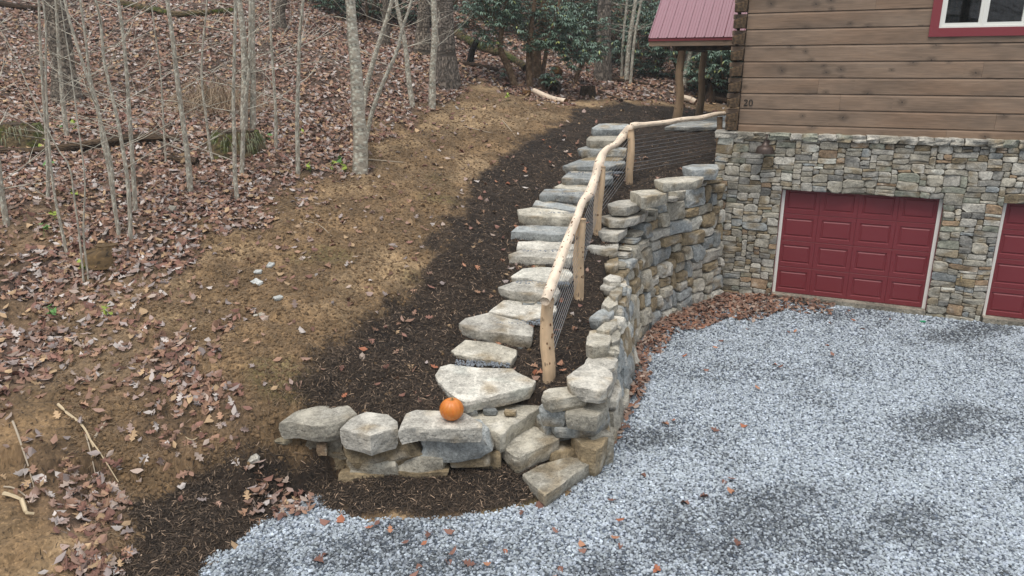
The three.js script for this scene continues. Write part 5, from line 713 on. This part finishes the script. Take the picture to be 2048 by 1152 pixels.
// ---------------------------------------------------------------- rhododendrons and hemlocks
function blade(out, o, dir, L, w, droop) { // one long leathery leaf, folded along its midrib
  const side = new THREE.Vector3().crossVectors(dir, UP).normalize(), pos = out.pos, q = pos.length / 3, d = dir.clone(), p = o.clone();
  for (let i = 0; i <= 2; i++) { const hw = i === 1 ? w : i ? w * .12 : w * .25; pos.push(p.x - side.x * hw, p.y - side.y * hw + w * .25, p.z - side.z * hw, p.x, p.y, p.z, p.x + side.x * hw, p.y + side.y * hw + w * .25, p.z + side.z * hw); d.y -= droop; d.normalize(); p.addScaledVector(d, L / 2); }
  for (let i = 0; i < 2; i++) for (let k = 0; k < 2; k++) { const a = q + i * 3 + k; out.idx.push(a, a + 3, a + 1, a + 1, a + 3, a + 4); }
  const c = rr(.7, 1.35), y = rnd() < .06; for (let i = 0; i < 9; i++) out.col.push((y ? .27 : .125) * c, (y ? .3 : .19) * c, (y ? .1 : .14) * c);
}
const geoOf = (o) => { const g = new THREE.BufferGeometry(); g.setAttribute('position', new THREE.Float32BufferAttribute(o.pos, 3)); g.setAttribute('color', new THREE.Float32BufferAttribute(o.col, 3)); g.setIndex(o.idx); g.computeVertexNormals(); return g; };
const leatherLeaf = new THREE.MeshPhysicalMaterial({ vertexColors: true, roughness: .35, side: THREE.DoubleSide, specularIntensity: 1 });
function rhodo(lobes, n, L = .15) { // lobes: [x, y, z, rx, ry, rz]
  const out = { pos: [], idx: [], col: [] }, wood = [];
  for (const [x, y, z, rx, ry, rz, share = 1] of lobes) for (let i = 0; i < n * share; i++) {
    const a = rr(0, 6.28), u = rr(-1, 1), r = Math.pow(rnd(), .4), s = Math.sqrt(1 - u * u), c = new THREE.Vector3(x + Math.cos(a) * s * r * rx, y + u * r * ry, z + Math.sin(a) * s * r * rz); if (fbm(c.x * 1.7, c.y * 1.7, c.z * 1.7, 2) < .47) continue;
    const m = 7 + Math.floor(rnd() * 4), t = rr(0, 6.28), dr = rr(.25, .75);
    for (let k = 0; k < m; k++) { const b = t + k / m * 6.28 + rr(-.2, .2), d = new THREE.Vector3(Math.cos(b), rr(-.1, .45), Math.sin(b)).normalize(); blade(out, c, d, L * rr(.75, 1.2), L * .15, dr); }
    if (i % 5 === 0) wood.push(tube([[mix(c.x, x, .5), mix(c.y, y - ry * .3, .5), mix(c.z, z, .5)], [mix(c.x, x, .2), mix(c.y, y, .25) - .05, mix(c.z, z, .2)], c.toArray()], [.014, .01, .006], 4, 0, 1, 3, false));
  }
  return [geoOf(out), mergeGeometries(wood)];
}
{
  seed(131);
  const t = thing('rhododendron', 'large rhododendron with several brown stems beside the broad oak', 'shrub');
  RSTEM.slice(0, 4).forEach((d) => { const p = pts3(d, 3); p[0][1] = ground(p[0][0], p[0][2]) - .1; const q = grow(p, 1.2); mesh('stem', tube(q, [d[1] * 1.15, d[1], d[2], d[2] * .8, d[2] * .5], 10, .1, 7, 24), rhodoBark, t); });
  const S = RSTEM[1], cx = S[3], cz = S[5], cy = ground(cx, cz);
  let [f, w] = rhodo([[cx - 1.0, cy + 1.75, cz + .2, 1.0, .7, .8], [cx - .2, cy + 1.5, cz + .3, .9, .55, .7], [cx + .7, cy + 1.55, cz + .1, .9, .6, .7], [cx + 1.35, cy + 1.0, cz + .3, .65, .5, .6, .6], [cx - .2, cy + 2.6, cz - .2, 1.7, .9, 1.1, 1.2], [cx - .6, cy + .45, cz - .1, .3, .2, .3, .07], [cx + .55, cy + .35, cz + .1, .3, .28, .3, .1]], 330); mesh('foliage', f, leatherLeaf, t); mesh('branches', w, rhodoBark, t).userData.kind = 'stuff';
  const t2 = thing('rhododendron', 'small rhododendron with one slanting stem uphill of the low weathered stump', 'shrub'), d5 = RSTEM[4], p5 = pts3(d5, 3); p5[0][1] = ground(p5[0][0], p5[0][2]) - .1; mesh('stem', tube(p5, [d5[1], d5[1], d5[2]], 8, .1, 8, 16), rhodoBark, t2);
  const e5 = p5[p5.length - 1]; [f, w] = rhodo([[e5[0] + .1, e5[1] - .02, e5[2], .75, .42, .6], [e5[0] - .1, e5[1] + .7, e5[2], .9, .5, .6]], 180); mesh('foliage', f, leatherLeaf, t2); mesh('branches', w, rhodoBark, t2).userData.kind = 'stuff';
  const far = [[5.9, -25.6, 1.8, 1.7, 'rhododendron thicket behind the porch posts'], [6.9, -24.2, 1.4, 1.5, 'rhododendron close behind the torn stump'], [4.6, -25.8, 1.3, 1.3, 'low rhododendron beside the pale trees by the pine'], [8.3, -26.4, 2.2, 2.0, 'rhododendron thicket behind the house corner'], [4.3, -28.5, 2.2, 2.0, 'rhododendron thicket behind the pale trees by the pine'], [1.2, -29, 2.3, 1.8, 'rhododendron thicket uphill behind the large rhododendron'], [-4.9, -26.5, 1.9, 1.3, 'rhododendron uphill between the grey oak and forked tree'], [-2.6, -26.8, 1.9, 1.4, 'rhododendron uphill behind the broad straight oak'], [6.6, -31, 2.8, 2.8, 'tall rhododendron deep in the wood behind the porch'], [-7.4, -27.5, 1.7, 1.1, 'rhododendron on the slope top above the mossy log'], [2.6, -33, 2.6, 2.6, 'tall rhododendron deep in the wood behind the pine'], [10.5, -29, 2.5, 2.5, 'rhododendron thicket deep behind the cabin'], [-.6, -31.5, 2.4, 2.2, 'tall rhododendron far uphill behind the broad oak']];
  for (const [x, z, r, h, label] of far) {
    const y = ground(x, z), o = thing('rhododendron', label, 'shrub'), st = []; for (let k = 0; k < 5; k++) { const a = rr(0, 6.28); st.push(tube([[x + Math.cos(a) * .2, y - .1, z + Math.sin(a) * .2], [x + Math.cos(a) * .5, y + h * .4, z + Math.sin(a) * .4], [x + Math.cos(a) * r * .6, y + h * .9, z + Math.sin(a) * r * .5]], [.06, .045, .025], 7, .1, k, 10)); }
    mesh('stem', mergeGeometries(st), rhodoBark, o);
    [f, w] = rhodo([[x - r * .35, y + h * .6, z, r * .7, h * .55, r * .6], [x + r * .4, y + h * .75, z + .2, r * .7, h * .6, r * .6], [x, y + h * 1.15, z - .2, r * .8, h * .5, r * .6]], 290, .18); mesh('foliage', f, leatherLeaf, o); mesh('branches', w, rhodoBark, o).userData.kind = 'stuff';
  }
}
const needleMat = std({ vertexColors: true, roughness: .8, side: THREE.DoubleSide });
function hemlock(x, z, H, R, low, n, label) {
  const y = ground(x, z), t = thing('hemlock_tree', label, 'tree'), out = { pos: [], idx: [], col: [] }, wood = [];
  mesh('trunk', tube([[x, y - .3, z], [x + .05, y + H * .4, z], [x, y + H, z]], [.24, .18, .03], 12, .1, 5, 20), darkBark, t);
  for (let i = 0; i < n; i++) {
    const k = Math.pow(rnd(), 1.2), h = mix(low, H * .98, k), a = rr(0, 6.28), L = R * (1.02 - k) * rr(.6, 1.1) + .2, d = new THREE.Vector3(Math.cos(a), 0, Math.sin(a)), s = new THREE.Vector3(-d.z, 0, d.x), tip = [x + d.x * L, y + h - L * .22, z + d.z * L];
    wood.push(tube([[x, y + h, z], [x + d.x * L * .5, y + h + L * .02, z + d.z * L * .5], tip], [.018, .012, .004], 4, 0, 1, 4, false));
    for (let q = 0; q < 15; q++) {
      const f = rr(.2, 1), c = new THREE.Vector3(x + d.x * L * f, y + h - L * .22 * f * f, z + d.z * L * f), sd = q % 2 ? 1 : -1, l = rr(.25, .5) * (1.2 - f * .5), dd = d.clone().multiplyScalar(.6).addScaledVector(s, sd * rr(.5, 1)).normalize();
      for (let e = 0; e < 7; e++) { const b = c.clone().addScaledVector(dd, l * e / 7); b.y -= l * (e / 7) ** 2 * .3 + rr(0, .03); const v = dd.clone().applyAxisAngle(UP, rr(.4, 1.1) * (e % 2 ? 1 : -1)), m = rr(.07, .15), w = .012, qn = out.pos.length / 3; out.pos.push(b.x - v.z * w, b.y, b.z + v.x * w, b.x + v.z * w, b.y, b.z - v.x * w, b.x + v.x * m, b.y - m * .3, b.z + v.z * m); out.idx.push(qn, qn + 1, qn + 2); const kk = rr(.7, 1.4); for (let r = 0; r < 3; r++) out.col.push(.11 * kk, .155 * kk, .115 * kk); }
    }
  }
  mesh('crown', geoOf(out), needleMat, t); mesh('branches', mergeGeometries(wood), darkBark, t).userData.kind = 'stuff';
}
{
  seed(151);
  hemlock(3.3, -30, 9, 2.6, .8, 150, 'grey green hemlock behind the pine trunk'); hemlock(6.2, -39, 11, 3, .8, 150, 'hemlock deep in the wood behind the porch roof'); hemlock(-6.0, -33, 9, 2.6, 1.0, 130, 'hemlock upslope above the forked grey tree');
  hemlock(-.5, -37, 11, 3, .8, 150, 'hemlock upslope beyond the large rhododendron'); hemlock(9.6, -41, 12, 3.2, .6, 150, 'hemlock deep behind the cabin corner'); hemlock(-11.5, -36, 9, 2.4, 1.2, 110, 'hemlock at the top of the leafy slope'); hemlock(1.8, -42, 12, 3.2, .6, 150, 'tall hemlock farthest up the wooded slope');
  // unseen hemlocks across the drive, placed to darken the window panes by reflection
  hemlock(-1, 13, 18, 4.5, .4, 420, 'tall unseen hemlock across the drive placed for the cabin window to mirror'); hemlock(3, 14.5, 17, 4.5, .4, 380, 'second tall unseen hemlock across the drive placed for the window to mirror'); hemlock(-5, 12, 17, 4.5, .4, 420, 'third tall unseen hemlock across the drive placed for the window to mirror'); hemlock(-9, 11, 17, 4.5, .4, 320, 'unseen hemlock at the far edge of the drive placed for the window to mirror');
}
renderer.render(scene, camera);
